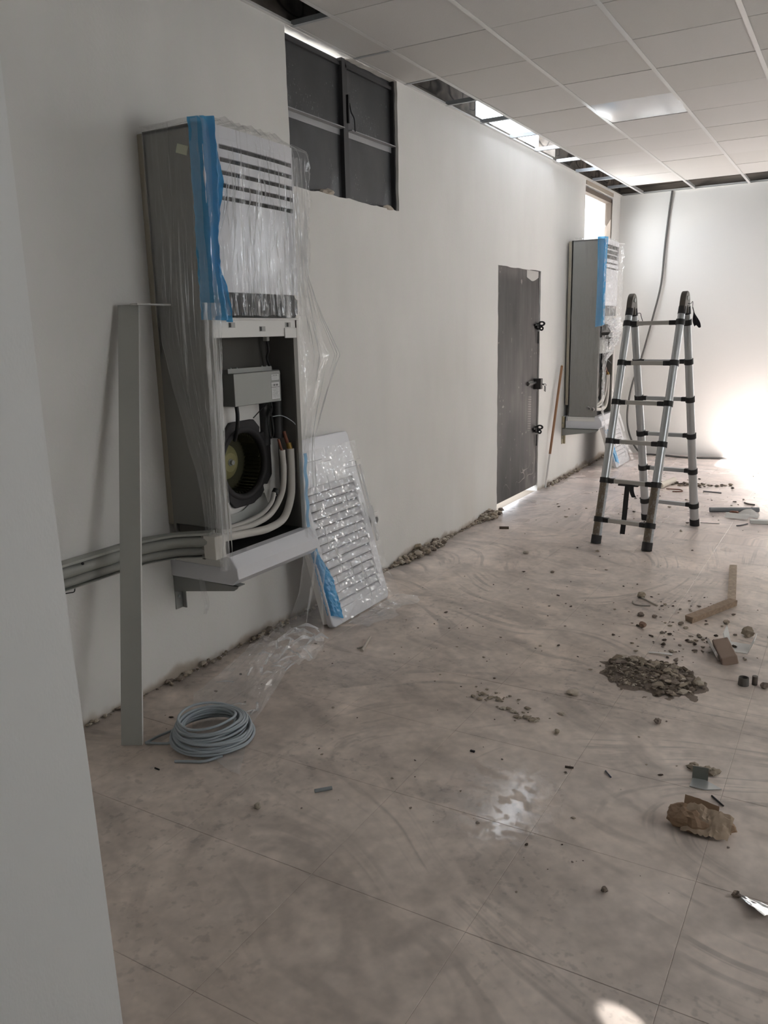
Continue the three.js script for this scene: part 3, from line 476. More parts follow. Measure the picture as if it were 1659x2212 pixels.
  const L = [[0.37, 0.02, -0.52], [0.35, -0.2, -0.50], [0.3, -0.36, -0.48], [0.16, -0.455, -0.47], [0.17, -0.48, -0.26], [0.215, -0.492, 0.15], [0.5, -0.495, 0.47]], R = [[0.38, -0.02, -0.67], [0.36, -0.22, -0.67], [0.42, -0.4, -0.6], [0.55, -0.44, -0.40], [0.50, -0.46, -0.18], [0.66, -0.492, 0.31], [0.84, -0.495, 0.585]];
  const at = (P, v) => { const t = v * (P.length - 1), i = Math.min(P.length - 2, Math.floor(t)), f = t - i; return [0, 1, 2].map((k) => lerp(P[i][k], P[i + 1][k], f)); };
  filmMesh(g, 'film_tail', 70, 200, (u, v) => {
    const a = at(L, v), b = at(R, v), hang = sm(0.5, 0.3, v), lie = sm(0.45, 0.6, v), c = Math.abs(crumple(u * 0.7, v * 1.5, 1, 621)), big = Math.sin(u * 12 + 5 * fbm(v * 3, 0, 2, 631));
    return [lerp(a[0], b[0], u) + 0.03 * big * hang, Math.max(-0.4972, lerp(a[1], b[1], u) + (hang > 0.3 ? 0.012 * c : 0.055 * c * sm(0.86, 0.6, v) + 0.006 * c * lie + 0.02 * Math.abs(big) * sm(0.8, 0.55, v))), lerp(a[2], b[2], u) + 0.02 * (fbm(u * 5, v * 9, 3, 641) - 0.5) + 0.015 * big * hang];
  }, mFilmMilky);
  part(g, 'highlight_pleats', join([...Array(34).keys()].map((k) => { const v0 = lerp(0.34, 0.86, hash(k, 1, 46)), u0 = 0.1 + 0.8 * hash(k, 2, 46), an = hash(k, 3, 46) * 3.1, L0 = 0.05 + 0.12 * hash(k, 4, 46) * sm(0.9, 0.5, v0), hh = 0.008 + 0.022 * sm(0.8, 0.5, v0) * hash(k, 5, 46); const a = at(L, v0), b = at(R, v0), c = [0, 1, 2].map((q) => lerp(a[q], b[q], u0)); return sheet(2, 10, (u, v) => [c[0] + (v - 0.5) * L0 * Math.cos(an) + (u - 0.5) * 0.012 * Math.sin(an), Math.max(-0.496, c[1]) + hh * (1 - Math.abs(2 * v - 0.9)) * (u > 0.2 && u < 0.8 ? 1.2 : 0.55), c[2] + (v - 0.5) * L0 * Math.sin(an) - (u - 0.5) * 0.012 * Math.cos(an)], true); })), mBrightFilm);  // white ribbons standing in for glints on the tail
  filmMesh(g, 'blue_strip', 40, 160, (u, v) => {
    const y = lerp(1.907, 1.135, v), wv = 0.03 * (fbm(v * 5, 1, 3, 651) - 0.5), z = lerp(0.014 + 0.4 * wv, -0.064 + 0.028 * sm(0.25, 0.5, v) - 0.045 * sm(0.6, 1, v) + 2 * wv, u), corner = sm(0.3, 0, u);
    return [0.374 - 0.075 * corner + 0.016 * Math.sin(u * 10 + 5 * fbm(v * 3, u, 2, 655)) * sm(0.1, 0.3, u) + 0.005 * crumple(u * 0.6, v * 2, 1, 661), y - 0.012 * u * sm(0.9, 1, v), z + 0.006 * corner];
  }, mBlueFilm, false, 'blue tinted band of the film');
  filmMesh(g, 'blue_strip', 6, 40, (u, v) => [0.352 + 0.004 * Math.sin(v * 20), lerp(0.5, 0.13, v), lerp(-0.574, -0.6, u)], mBlueFilm, false, 'blue tinted band of the film');
  part(g, 'tape_tab', placed(new RoundedBoxGeometry(0.05, 0.035, 0.006, 2, 0.002), [0.268, 1.79, 0.028], 0.2, 0, -0.3), std(0xb9bba6, { roughness: 0.7 }), 'pale green adhesive tab');
  for (const [z, x] of [[0.045, 0.2], [0.0, 0.17]]) part(g, 'loose_shred', sheet(3, 20, (u, v) => [x + 0.02 * u + 0.03 * Math.sin(v * 2.4), lerp(0.02, -0.14, v), z + 0.02 * v + 0.01 * Math.sin(v * 5)], false), mFilmMilky);
}
{
  const g = thing('protective_film', [0, 0.535, -8.37], 'crumpled clear film with a blue band on the distant air conditioner', 'plastic film');
  filmMesh(g, 'film_hood', 50, 90, (u, v) => {
    const z = lerp(0.016, -0.64, u), top = v < 0.28; let x = top ? lerp(0.05, 0.352, v / 0.28) : 0.362, y = top ? 1.905 : lerp(1.895, 0.98, (v - 0.28) / 0.72);
    const c = Math.abs(crumple(u, v * 2, 0.03, 701)); if (top) y += c * 0.5 - 0.03 * sm(0.7, 1, u); else x += c + 0.02 * sm(0.6, 1, u) + 0.05 * sm(0.8, 1, v) * c * 20 * 0.4;
    return [x, y, z + 0.03 * sm(0.75, 0.95, v) * (0.5 - u)];
  }, mFilmMilky);
  filmMesh(g, 'side_film', 30, 80, (u, v) => { const y = lerp(1.9, 0.1, v), x = lerp(0.05, 0.36, u); return [x, y, 0.012 + Math.abs(wavy(u, v * 2, 0.008, 711)) + 0.012 * sm(0.5, 0.8, v)]; }, mFilm, false);
  filmMesh(g, 'film_tail', 26, 90, (u, v) => { const y = lerp(0.95, -0.25, v), gather = Math.abs(v - 0.68) , wd = 0.05 + 0.25 * gather; return [0.375 + 0.03 * Math.abs(crumple(u, v * 4, 1, 721)) + 0.03 * sm(0.6, 0.9, v), y, -0.02 - 0.12 * sm(0.6, 0.9, v) - (u - 0.3) * wd + 0.01 * Math.sin(u * 14 + v * 6)]; }, mFilmMilky);
  filmMesh(g, 'film_bunch', 40, 40, (u, v) => { const y = lerp(1.12, 0.72, v) + 0.05 * (u - 0.5), c = Math.abs(crumple(u * 0.9, v * 1.2, 1, 731)); return [0.385 + 0.05 * c + 0.04 * Math.sin(Math.PI * v), y + 0.02 * (c - 0.5), lerp(-0.03, lerp(-0.6, -0.2, v), u)]; }, mBrightFilm);
  filmMesh(g, 'blue_strip', 20, 90, (u0, v) => { const u = cl(u0 + 0.12 * Math.sin(v * 5 + 1) * u0), y = lerp(1.908, 1.03 + 0.05 * u0, v), corner = sm(0.4, 0, u); return [0.372 - 0.075 * corner + 0.008 * Math.sin(u * 9 + v * 3), y, lerp(0.022, -0.07 + 0.03 * Math.sin(v * 3), u)]; }, mBlueFilm, false, 'blue tinted band of the film');
}
// steel brackets under the units
function bracket(pos, label, mat) {
  const g = thing('wall_bracket', pos, label, 'bracket', undefined);
  part(g, 'upright', join([box(0.0, 0.005, 0, 0.29, -0.045, 0), box(0.0, 0.03, 0, 0.29, -0.045, -0.041)]), mat);
  const arm = new THREE.Shape(); [[0.006, 0.09], [0.365, 0.142], [0.385, 0.155], [0.392, 0.168], [0.006, 0.168]].forEach(([a, b], i) => (i ? arm.lineTo(a, b) : arm.moveTo(a, b)));
  part(g, 'arm', join([new THREE.ExtrudeGeometry(arm, { depth: 0.004, bevelEnabled: false }).translate(0, 0, 0.0), box(0.006, 0.392, 0.164, 0.168, -0.04, 0.004)]), mGalvDull);
  for (const y of [0.06, 0.22]) part(g, 'bolt_head', new THREE.CylinderGeometry(0.008, 0.008, 0.006, 6).rotateZ(Math.PI / 2).translate(0.008, y, -0.02), mGalv);
  return g;
}
bracket([0.0, 0.33, -2.598], 'galvanised bracket under the left end of the near air conditioner', mGalvDull);
bracket([-0.016, 0.365, -8.32], 'pale painted bracket under the distant air conditioner', std(0xb5ac92, { roughness: 0.7 }));

// trunking along the wall with the pipes lying in it, and its end box beside the near unit
{
  const g = thing('wall_trunking', [0, 0.61, -2.0], 'open metal trunking with insulated pipes running along the left wall behind the leaning channel', 'trunking');
  const path = (o, u) => { const P = [[0, 0, 1.12], [0, 0, 0.2], [0, 0, -0.36], [0.03, 0.004, -0.44], [0.1, 0.012, -0.5], [0.2, 0.02, -0.545], [0.31, 0.032, -0.566]]; return P; };
  const main = [[0.004, 0, 1.05], [0.004, 0, -0.34], [0.018, 0.002, -0.40], [0.07, 0.008, -0.475], [0.14, 0.016, -0.522], [0.3, 0.03, -0.57]];
  part(g, 'channel', sweep(main, [[0, 0], [0.055, 0], [0.055, 0.003], [0.003, 0.003], [0.003, 0.105], [0.055, 0.105], [0.055, 0.098], [0.058, 0.098], [0.058, 0.108], [0, 0.108]]), std(0xa9aaa3, { roughness: 0.45, metalness: 0.3 }));
  const off = (o, u) => main.map(([x, y, z], i) => { const a = main[Math.max(0, i - 1)], b = main[Math.min(main.length - 1, i + 1)], l = Math.hypot(b[0] - a[0], b[2] - a[2]); return [x - (b[2] - a[2]) / l * o, y + u, z + (b[0] - a[0]) / l * o]; });
  part(g, 'pipe', tube(off(0.034, 0.068), 0.026, 90, 14), std(0x9f9f98, { roughness: 0.7 }));
  part(g, 'pipe', tube(off(0.034, 0.024), 0.019, 90, 14), std(0x96958f, { roughness: 0.7 }));
  part(g, 'screw', new THREE.SphereGeometry(0.006, 8, 6).translate(0.062, 0.09, -0.06), mBlack);
  part(g, 'end_box', box(0.285, 0.352, 0.022, 0.125, -0.575, -0.51, 0.004), std(0xd2cec6, { roughness: 0.6 }));
  part(g, 'end_box_rim', box(0.272, 0.284, 0.018, 0.128, -0.576, -0.512), std(0x77746e, { roughness: 0.7 }));
}
{ const g = part(scene, 'wire_hook', tube([[0.0, 0.583, -2.0], [0.012, 0.583, -2.02], [0.012, 0.581, -2.045], [0.012, 0.594, -2.05]], 0.0022, 20, 6), mBlack); tag(g, 'bent black wire hook on the wall below the trunking', 'hook'); }
// leaning sheet-metal channel
{
  const g = thing('metal_channel', [0.305, 0, -2.005], 'tall grey sheet-metal channel leaning between the near wall corner and the air conditioner', 'metal channel');
  const top = V([0.062, 1.70, -2.415]).sub(V([0.305, 0, -2.005])), len = top.length(), up = top.clone().normalize(), xa = new THREE.Vector3(0.88, 0, -0.47); xa.addScaledVector(up, -xa.dot(up)).normalize();
  const M = new THREE.Matrix4().makeBasis(xa, up, new THREE.Vector3().crossVectors(xa, up)), mCh = std(0xa3a39d, { roughness: 0.5, metalness: 0.15 });
  part(g, 'web', box(-0.042, 0.042, 0, len, -0.0012, 0.0012).applyMatrix4(M), mCh);
  part(g, 'flange', join([box(-0.042, -0.0395, 0, len, -0.012, 0.0)]).applyMatrix4(M), mCh);
  part(g, 'flange', join([box(0.0395, 0.042, 0, len, -0.014, 0.001)]).applyMatrix4(M), std(0xd7d6d2, { roughness: 0.5 }));
  part(g, 'end_tab', join([box(-0.265 + 0.02, -0.265 + 0.06, 1.698, 1.704, -0.395, -0.58)]).applyMatrix4(new THREE.Matrix4()).translate(0.03, 0.0, 0), std(0xc9c7c2, { roughness: 0.5 }));
}
// coil of grey cable on the film
{
  const g = thing('cable_coil', [0.555, 0, -2.195], 'loose coil of pale grey cable on the floor beside the leaning channel', 'cable');
  const pts = []; let ph = 0;
  for (let k = 0; k <= 22 * 27; k++) { const t = k / 22, i = Math.floor(t), a = t * Math.PI * 2, w = (q) => hash(i + q, 3, 71) * (1 - (t - i)) + hash(i + 1 + q, 3, 71) * (t - i), r = 0.085 + 0.086 * w(0), cx = 0.05 * (w(40) - 0.5) * (1 - w(0)), cz = 0.05 * (w(80) - 0.5) * (1 - w(0)), tilt = 0.03 * (w(120) - 0.5); pts.push([cx + r * Math.cos(a), 0.008 + 0.085 * w(160) * sm(0.178, 0.13, r) * sm(0.06, 0.1, r) + 0.01 * w(200) + Math.abs(tilt * Math.cos(a)), cz + r * Math.sin(a)]); }
  part(g, 'coil', tube(pts, 0.0052, 2200, 7), mCable);
  part(g, 'tail', tube([[0.02, 0.02, 0.165], [-0.06, 0.03, 0.12], [-0.12, 0.012, 0.13], [-0.18, 0.008, 0.15], [-0.205, 0.007, 0.16]], 0.0052, 40, 7), mCable);
  part(g, 'tail', tube([[-0.13, 0.04, -0.05], [-0.16, 0.02, 0.02], [-0.2, 0.008, 0.1], [-0.205, 0.007, 0.16]], 0.0052, 40, 7), mCable);
  part(g, 'tail', tube([[0.14, 0.012, 0.10], [0.1, 0.008, 0.16], [0.05, 0.007, 0.185], [-0.0, 0.007, 0.21]], 0.0056, 30, 7), mCable);
}
// removed lower panels leaning against the wall
function grille(pos, lean, label) {
  const g = thing('grille_panel', pos, label, 'air conditioner panel'), s = Math.sin(lean), c = Math.cos(lean);
  const M = new THREE.Matrix4().makeBasis(new THREE.Vector3(0, 0, -1), new THREE.Vector3(-s, c, 0), new THREE.Vector3(c, s, 0)), W = 0.6, Hh = 1.02, P = (q) => q.applyMatrix4(M);
  const fr = new THREE.Shape(); const rc = (p, a, b, w, h, r) => { p.moveTo(a + r, b); p.lineTo(a + w - r, b); p.quadraticCurveTo(a + w, b, a + w, b + r); p.lineTo(a + w, b + h - r); p.quadraticCurveTo(a + w, b + h, a + w - r, b + h); p.lineTo(a + r, b + h); p.quadraticCurveTo(a, b + h, a, b + h - r); p.lineTo(a, b + r); p.quadraticCurveTo(a, b, a + r, b); };
  rc(fr, 0, 0, W, Hh, 0.025); const ho = new THREE.Path(); rc(ho, 0.06, 0.065, W - 0.11, 0.70, 0.01); fr.holes.push(ho);
  part(g, 'frame', P(new THREE.ExtrudeGeometry(fr, { depth: 0.022, bevelEnabled: true, bevelSize: 0.008, bevelThickness: 0.008, bevelSegments: 3, curveSegments: 6 }).translate(0, 0, 0.008)), mWhite);
  part(g, 'backing', P(box(0.03, W - 0.03, 0.05, 0.79, 0.002, 0.008)), std(0x6a6a6c));
  part(g, 'edge_return', P(join([box(-0.002, 0.004, 0.02, Hh - 0.02, -0.03, 0.01), box(0.02, W - 0.02, 0.0, 0.006, -0.03, 0.01)])), mWhiteMatt);
  const sl = new THREE.Shape(); [[0, 0], [0.03, 0.004], [0.032, 0.012], [0.022, 0.036], [0.016, 0.042], [0.0, 0.042]].forEach(([a, b], i) => (i ? sl.lineTo(a, b) : sl.moveTo(a, b)));
  const slat = new THREE.ExtrudeGeometry(sl, { depth: W - 0.112, bevelEnabled: false }).applyMatrix4(new THREE.Matrix4().makeBasis(new THREE.Vector3(0, 0, 1), new THREE.Vector3(0, 1, 0), new THREE.Vector3(-1, 0, 0))).translate(W - 0.051, 0, 0.006);
  for (let k = 0; k < 15; k++) part(g, 'slat', P(slat.clone().translate(0, 0.066 + 0.0467 * k, 0)), mWhite);
  filmMesh(g, 'film', 40, 80, (u, v) => V([lerp(0.07, W + 0.02 + 0.05 * sm(0.2, 0, v), u), lerp(-0.004, Hh - 0.06, v), 0.046 + 0.012 * Math.abs(crumple(u, v * 2, 1, 801)) + 0.02 * sm(0.9, 1, u)]).applyMatrix4(M).toArray(), mFilm);
  part(g, 'highlight_pleats', join([...Array(30).keys()].map((k) => { const side = k < 9, u0 = side ? W - 0.03 + 0.05 * hash(k, 1, 47) : lerp(0.1, W - 0.03, hash(k, 1, 47)), y0 = side ? lerp(0.3, 0.75, hash(k, 2, 47)) : lerp(0.1, 0.9, hash(k, 2, 47)), L0 = side ? 0.2 : lerp(0.04, 0.16, hash(k, 3, 47)), w = side ? 0.01 : 0.004, top = !side && y0 > 0.8; return sheet(2, 10, (u, v) => V([u0 + (top ? (v - 0.5) * L0 : (u - 0.5) * w), y0 + (top ? (u - 0.5) * w : (v - 0.5) * L0), 0.062 + (u > 0.2 && u < 0.8 ? w * 0.9 : 0)]).applyMatrix4(M).toArray(), true); })), mBrightFilm);  // white ribbons standing in for glints on the panel film
  filmMesh(g, 'film_hem', 40, 10, (u, v) => [0.07 + 0.16 * v * (0.45 + fbm(u * 5, 1, 3, 811)), 0.004 + 0.03 * (1 - v) * Math.abs(crumple(u, v, 1, 821)), -lerp(0.08, W + 0.06, u) - 0.03 * v], mFilmMilky);
  filmMesh(g, 'blue_strip', 16, 60, (u, v) => V([lerp(-0.012, 0.085 - 0.07 * sm(0.5, 1, v), u), lerp(0.07 - 0.05 * u, 0.44, v), 0.05 + 0.008 * Math.abs(crumple(u, v * 3, 1, 831)) - 0.03 * sm(0.25, 0, u)]).applyMatrix4(M).toArray(), mBlueFilm, false, 'blue tinted band of the film');
  return g;
}
grille([0.275, 0.001, -3.438], 0.262, 'white louvred panel in clear film leaning on the wall beside the near air conditioner');
grille([0.335, 0.001, -9.15], 0.31, 'white louvred panel leaning on the wall below the distant air conditioner, behind the ladder');
// wall socket
{
  const g = thing('wall_socket', [0, 0.373, -4.40], 'single white power socket on the left wall, right of the near louvred panel', 'socket');
  part(g, 'cover_plate', box(0.001, 0.011, -0.052, 0.052, -0.055, 0.045, 0.004), mWhiteMatt);
  part(g, 'insert', new THREE.CylinderGeometry(0.03, 0.027, 0.006, 28).rotateZ(-Math.PI / 2).translate(0.011, 0.0, -0.012), std(0xc9c6c2));
  part(g, 'well', new THREE.CylinderGeometry(0.021, 0.021, 0.002, 24).rotateZ(Math.PI / 2).translate(0.0145, 0, -0.012), std(0x6d6b69));
  part(g, 'knockout', join([box(0.001, 0.006, -0.03, 0.03, 0.05, 0.075), new THREE.SphereGeometry(0.012, 10, 8).scale(0.4, 1, 1).translate(0.004, 0.028, 0.066)]), mBlack);
}
// pole between the door and the far unit
{
  const g = thing('broom_pole', [0.03, 0, -7.70], 'thin brown pole with white lower end leaning between steel door and distant air conditioner', 'pole');
  const a = [0, 0.0, 0], b = [0.0, 1.19, -0.44], m = [0, 0.33, -0.122];
  part(g, 'shaft', rod(m, b, 0.0125), std(0x8d6546, { roughness: 0.6 }));
  part(g, 'white_end', rod([0, 0.005, -0.002], m, 0.009, 0.0105), std(0xd6d2ce, { roughness: 0.5 }));
  part(g, 'tip', rod([0, 1.188, -0.4393], [0, 1.2, -0.4437], 0.0125, 0.008), std(0xc9bda9));
}
// cable hanging from the ceiling along the back wall
{
  const q = part(scene, 'hanging_cable', tube([[0.585, 3.1, BACK + 0.02], [0.557, 2.836, BACK + 0.015], [0.532, 2.484, BACK + 0.022], [0.509, 2.041, BACK + 0.03], [0.436, 1.681, BACK + 0.03], [0.312, 1.168, BACK + 0.02], [0.223, 0.879, BACK + 0.02], [0.18, 0.56, BACK + 0.04], [0.2, 0.33, BACK + 0.07], [0.29, 0.12, BACK + 0.11], [0.4, 0.02, BACK + 0.14], [0.52, 0.012, BACK + 0.13], [0.67, 0.012, BACK + 0.15], [0.94, 0.012, BACK + 0.22], [1.33, 0.012, BACK + 0.15], [1.65, 0.012, BACK + 0.1], [2.3, 0.012, BACK + 0.12]], 0.0115, 200, 10), std(0x5c5a58, { roughness: 0.6 }));
  tag(q, 'dark cable hanging from the ceiling down the back wall and along its foot', 'cable');
}

// ------------------------------------------------------------------ telescopic ladder, opened as an A
{
  const O = [1.34, 0, -6.24], g = thing('telescopic_ladder', O, 'aluminium telescopic ladder standing open as an A frame near the back of the room', 'ladder');
  const loc = (p) => [p[0] - O[0], p[1], p[2] - O[2]], mix = (a, b, t) => [0, 1, 2].map((k) => lerp(a[k], b[k], t));
  const A = loc([1.073, 0, -5.81]), B = loc([1.454, 0, -5.752]), C = loc([1.235, 0, -6.725]), D = loc([1.625, 0, -6.675]);
  const TA = loc([1.152, 1.74, -6.245]), TB = loc([1.535, 1.74, -6.185]), TC = loc([1.158, 1.74, -6.30]), TD = loc([1.545, 1.74, -6.24]);
  const ts = [0.1, 0.263, 0.426, 0.588, 0.75, 0.912], cuts = [0.02, ...ts, 0.965];
  for (const [f, t, front] of [[A, TA, 1], [B, TB, 1], [C, TC, 0], [D, TD, 0]]) {
    for (let k = 0; k < 7; k++) { const r = 0.0335 - 0.0014 * k; part(g, 'stile_section', rod(mix(f, t, cuts[k]), mix(f, t, cuts[k + 1]), r, r, 20), front && k < 2 ? mAluDirty : mAlu, front && k < 2 ? 'stile section smeared with dried mortar' : undefined); }
    for (let k = 0; k < 6; k++) part(g, 'collar', rod(mix(f, t, ts[k] - 0.011), mix(f, t, ts[k] + 0.011), 0.0385 - 0.0014 * k, 0.0385 - 0.0014 * k, 20), mBlack);
    const ft = part(g, 'foot', rod(mix(f, t, 0.0), mix(f, t, 0.034), 0.037, 0.037, 20), mRubber);
  }
  for (const [a, ta, b, tb, front] of [[A, TA, B, TB, 1], [C, TC, D, TD, 0]]) for (let k = 0; k < 6; k++) {
    const p = V(mix(a, ta, ts[k])), q = V(mix(b, tb, ts[k])), d = q.clone().sub(p), L = d.length(), G = new RoundedBoxGeometry(L, 0.03, 0.032, 2, 0.004);
    const xa = d.clone().normalize(), zz = new THREE.Vector3(0, 0, 1).addScaledVector(xa, -xa.z).normalize(), ya = new THREE.Vector3().crossVectors(zz, xa), M = new THREE.Matrix4().makeBasis(xa, ya, zz).setPosition(p.clone().add(q).multiplyScalar(0.5));
    const rung = part(g, 'rung', G.applyMatrix4(M), front ? std(0xb4b1ab, { roughness: 0.45, metalness: 0.4 }) : mAlu);
    for (const s of [-1, 1]) part(rung, 'end_cap', new RoundedBoxGeometry(front ? 0.062 : 0.035, 0.033, 0.035, 2, 0.003).translate(s * (L / 2 - 0.045), 0, 0).applyMatrix4(M), mBlack);
  }
  for (const [s, t] of [[TA, TC], [TB, TD]]) {
    const mid = mix(s, t, 0.5), h = new THREE.Shape(); h.moveTo(-0.062, -0.085); h.lineTo(-0.022, -0.085); h.quadraticCurveTo(-0.012, -0.03, 0, -0.03); h.quadraticCurveTo(0.012, -0.03, 0.022, -0.085); h.lineTo(0.062, -0.085); h.lineTo(0.047, -0.01); h.quadraticCurveTo(0.035, 0.055, 0.0, 0.057); h.quadraticCurveTo(-0.035, 0.055, -0.047, -0.01); h.closePath();
    const hg = new THREE.ExtrudeGeometry(h, { depth: 0.03, bevelEnabled: true, bevelSize: 0.006, bevelThickness: 0.006, bevelSegments: 3 }).translate(0, 0, -0.015).rotateY(Math.PI / 2 - 0.15).translate(mid[0], 1.74, mid[2]);
    const hm = part(g, 'hinge', hg, std(0x554f48, { roughness: 0.5, metalness: 0.35 }));
    part(hm, 'pivot', new THREE.CylinderGeometry(0.016, 0.016, 0.05, 16).rotateX(Math.PI / 2).rotateY(Math.PI / 2 - 0.15).translate(mid[0], 1.755, mid[2]), mGalvDull);
    for (const q of [s, t]) part(hm, 'socket', rod(mix(q === s ? (s === TA ? A : B) : (t === TC ? C : D), q, 0.945), mix(q === s ? (s === TA ? A : B) : (t === TC ? C : D), q, 0.975), 0.0275, 0.026, 18), mRubber);
  }
  part(g, 'release_wire', tube([[TC[0] + 0.03, 1.66, TC[2]], [TC[0] + 0.055, 1.66, TC[2]], [TC[0] + 0.06, 1.64, TC[2]], [TC[0] + 0.075, 1.59, TC[2] - 0.02]], 0.0025, 20, 6), mBlack);
  const r2 = mix(mix(A, TA, ts[1]), mix(B, TB, ts[1]), 0.47);
  const st = part(g, 'strap', thick(2, 20, (u, v) => [r2[0] - 0.018 + 0.036 * u - 0.012 * v, r2[1] - 0.012 - 0.36 * v, r2[2] + 0.022 + 0.004 * Math.sin(v * 7) + 0.05 * v], 0.003), mBlack);
  part(st, 'strap_loop', join([box(r2[0] - 0.07, r2[0] + 0.075, r2[1] - 0.026, r2[1] - 0.012, r2[2] - 0.02, r2[2] + 0.024, 0.004), thick(2, 10, (u, v) => [r2[0] + 0.012 + 0.032 * u + 0.02 * v * v, r2[1] - 0.02 - 0.085 * v, r2[2] + 0.018 + 0.01 * Math.sin(v * 3)], 0.003)]), mBlack);
  const rag1 = thing('rag', [1.56, 1.6, -6.215], 'small black rag hanging from the right hinge of the ladder', 'rag');
  part(rag1, 'cloth', thick(6, 12, (u, v) => [0.034 + 0.04 * v + (u - 0.5) * (0.006 + 0.038 * v - 0.012 * Math.sin(v * 6.3)), 0.09 - 0.135 * v + 0.01 * Math.sin(u * 6) * v, 0.006 * Math.sin(u * 9 + v * 4)], 0.002), std(0x201f24, { roughness: 0.9 }));
  part(rag1, 'string', tube([[-0.0, 0.118, 0.0], [0.02, 0.115, 0.004], [0.032, 0.13, 0.004], [0.034, 0.09, 0.002]], 0.002, 20, 5), mBlack);
}

// ------------------------------------------------------------------ litter on the floor
function item(name, geo, mat, pos, label, category, group, ry = 0) { const m = part(scene, name, geo, mat); m.position.set(...pos); m.rotation.y = ry; return tag(m, label, category, group); }
// splintered timber battens
{
  const batten = (a, b, w, h, s) => { const p = V(a), d = V(b).sub(p), L = d.length(), ang = Math.atan2(-d.z, d.x), G = new THREE.BoxGeometry(L, h, w, 14, 1, 2), P = G.attributes.position; for (let i = 0; i < P.count; i++) { P.setY(i, P.getY(i) + (P.getY(i) > 0 ? 0.004 * (fbm(P.getX(i) * 20, P.getZ(i) * 40, 3, s) - 0.5) : 0)); P.setX(i, P.getX(i) + (Math.abs(P.getX(i)) > L / 2 - 0.001 ? 0.02 * (hash(Math.round(P.getZ(i) * 100), Math.round(P.getY(i) * 100), s) - 0.5) : 0)); } G.computeVertexNormals(); return placed(G.translate(L / 2, h / 2, 0), [0, 0, 0], ang); };
  item('timber_batten', batten([2.052, 0, -5.567], [2.139, 0, -4.812], 0.045, 0.02, 5), mWoodGrey, [2.052, 0, -5.567], 'grey timber batten on the floor pointing towards the back wall', 'timber');
  item('timber_batten', batten([2.151, 0, -4.79], [1.979, 0, -4.384], 0.05, 0.032, 6), std(0xcfc2b5, { map: woodTex, roughness: 0.85 }), [2.151, 0, -4.79], 'shorter brown timber batten, lying at an angle to the end of the grey batten', 'timber');
}
// rubble heap
{
  const g = thing('rubble_heap', [1.95, 0, -3.57], 'low heap of broken brown mortar and chips swept together on the floor', 'rubble'); g.userData.kind = 'stuff';
  const form = (x, z) => { const q = Math.hypot((x * 0.93 + z * 0.36) / 0.27, (-x * 0.36 + z * 0.93) / 0.215); return 0.022 * sm(1.08, 0.15, q + 0.7 * (fbm(x * 13 + 4, z * 13, 4, 851) - 0.5)) * (0.6 + 0.8 * fbm(x * 16, z * 16, 3, 861)); };
  const md = part(g, 'fines', sheet(60, 60, (u, v) => { const x = lerp(-0.34, 0.34, u), z = lerp(-0.3, 0.3, v); return [x, form(x, z) - 0.003, z]; }), mDirt); md.userData.kind = 'stuff';
  const bits = [[mDirt, 1], [mConcrete, 2], [mPlasterChip, 3], [std(0x6a5d50, { roughness: 1 }), 4]];
  for (const [m, s] of bits) {
    const n = s === 3 ? 60 : 300, im = new THREE.InstancedMesh(lump(1, 0.38, 30 + s, 0), m, n), q = new THREE.Matrix4(), e = new THREE.Euler(); im.name = 'chips'; im.userData.kind = 'stuff';
    for (let k = 0; k < n; k++) {
      let x, z, t = 0; do { const a = rnd() * 6.283, r = Math.pow(rnd(), 0.6) * (rnd() < 0.12 ? 1.6 : 1.0); x = r * 0.27 * Math.cos(a); z = r * 0.21 * Math.sin(a); } while (t++ < 3 && form(x, z) < 0.004);
      const sz = 0.003 + 0.015 * Math.pow(rnd(), 3.2) * (x > 0.02 || z < -0.06 ? 1.3 : 0.45); e.set(rr(-0.4, 0.4), rnd() * 6, rr(-0.4, 0.4));
      im.setMatrixAt(k, q.makeRotationFromEuler(e).scale(new THREE.Vector3(sz * rr(0.8, 1.7), sz, sz)).setPosition(x, form(x, z), z));
    }
    g.add(im);
  }
}
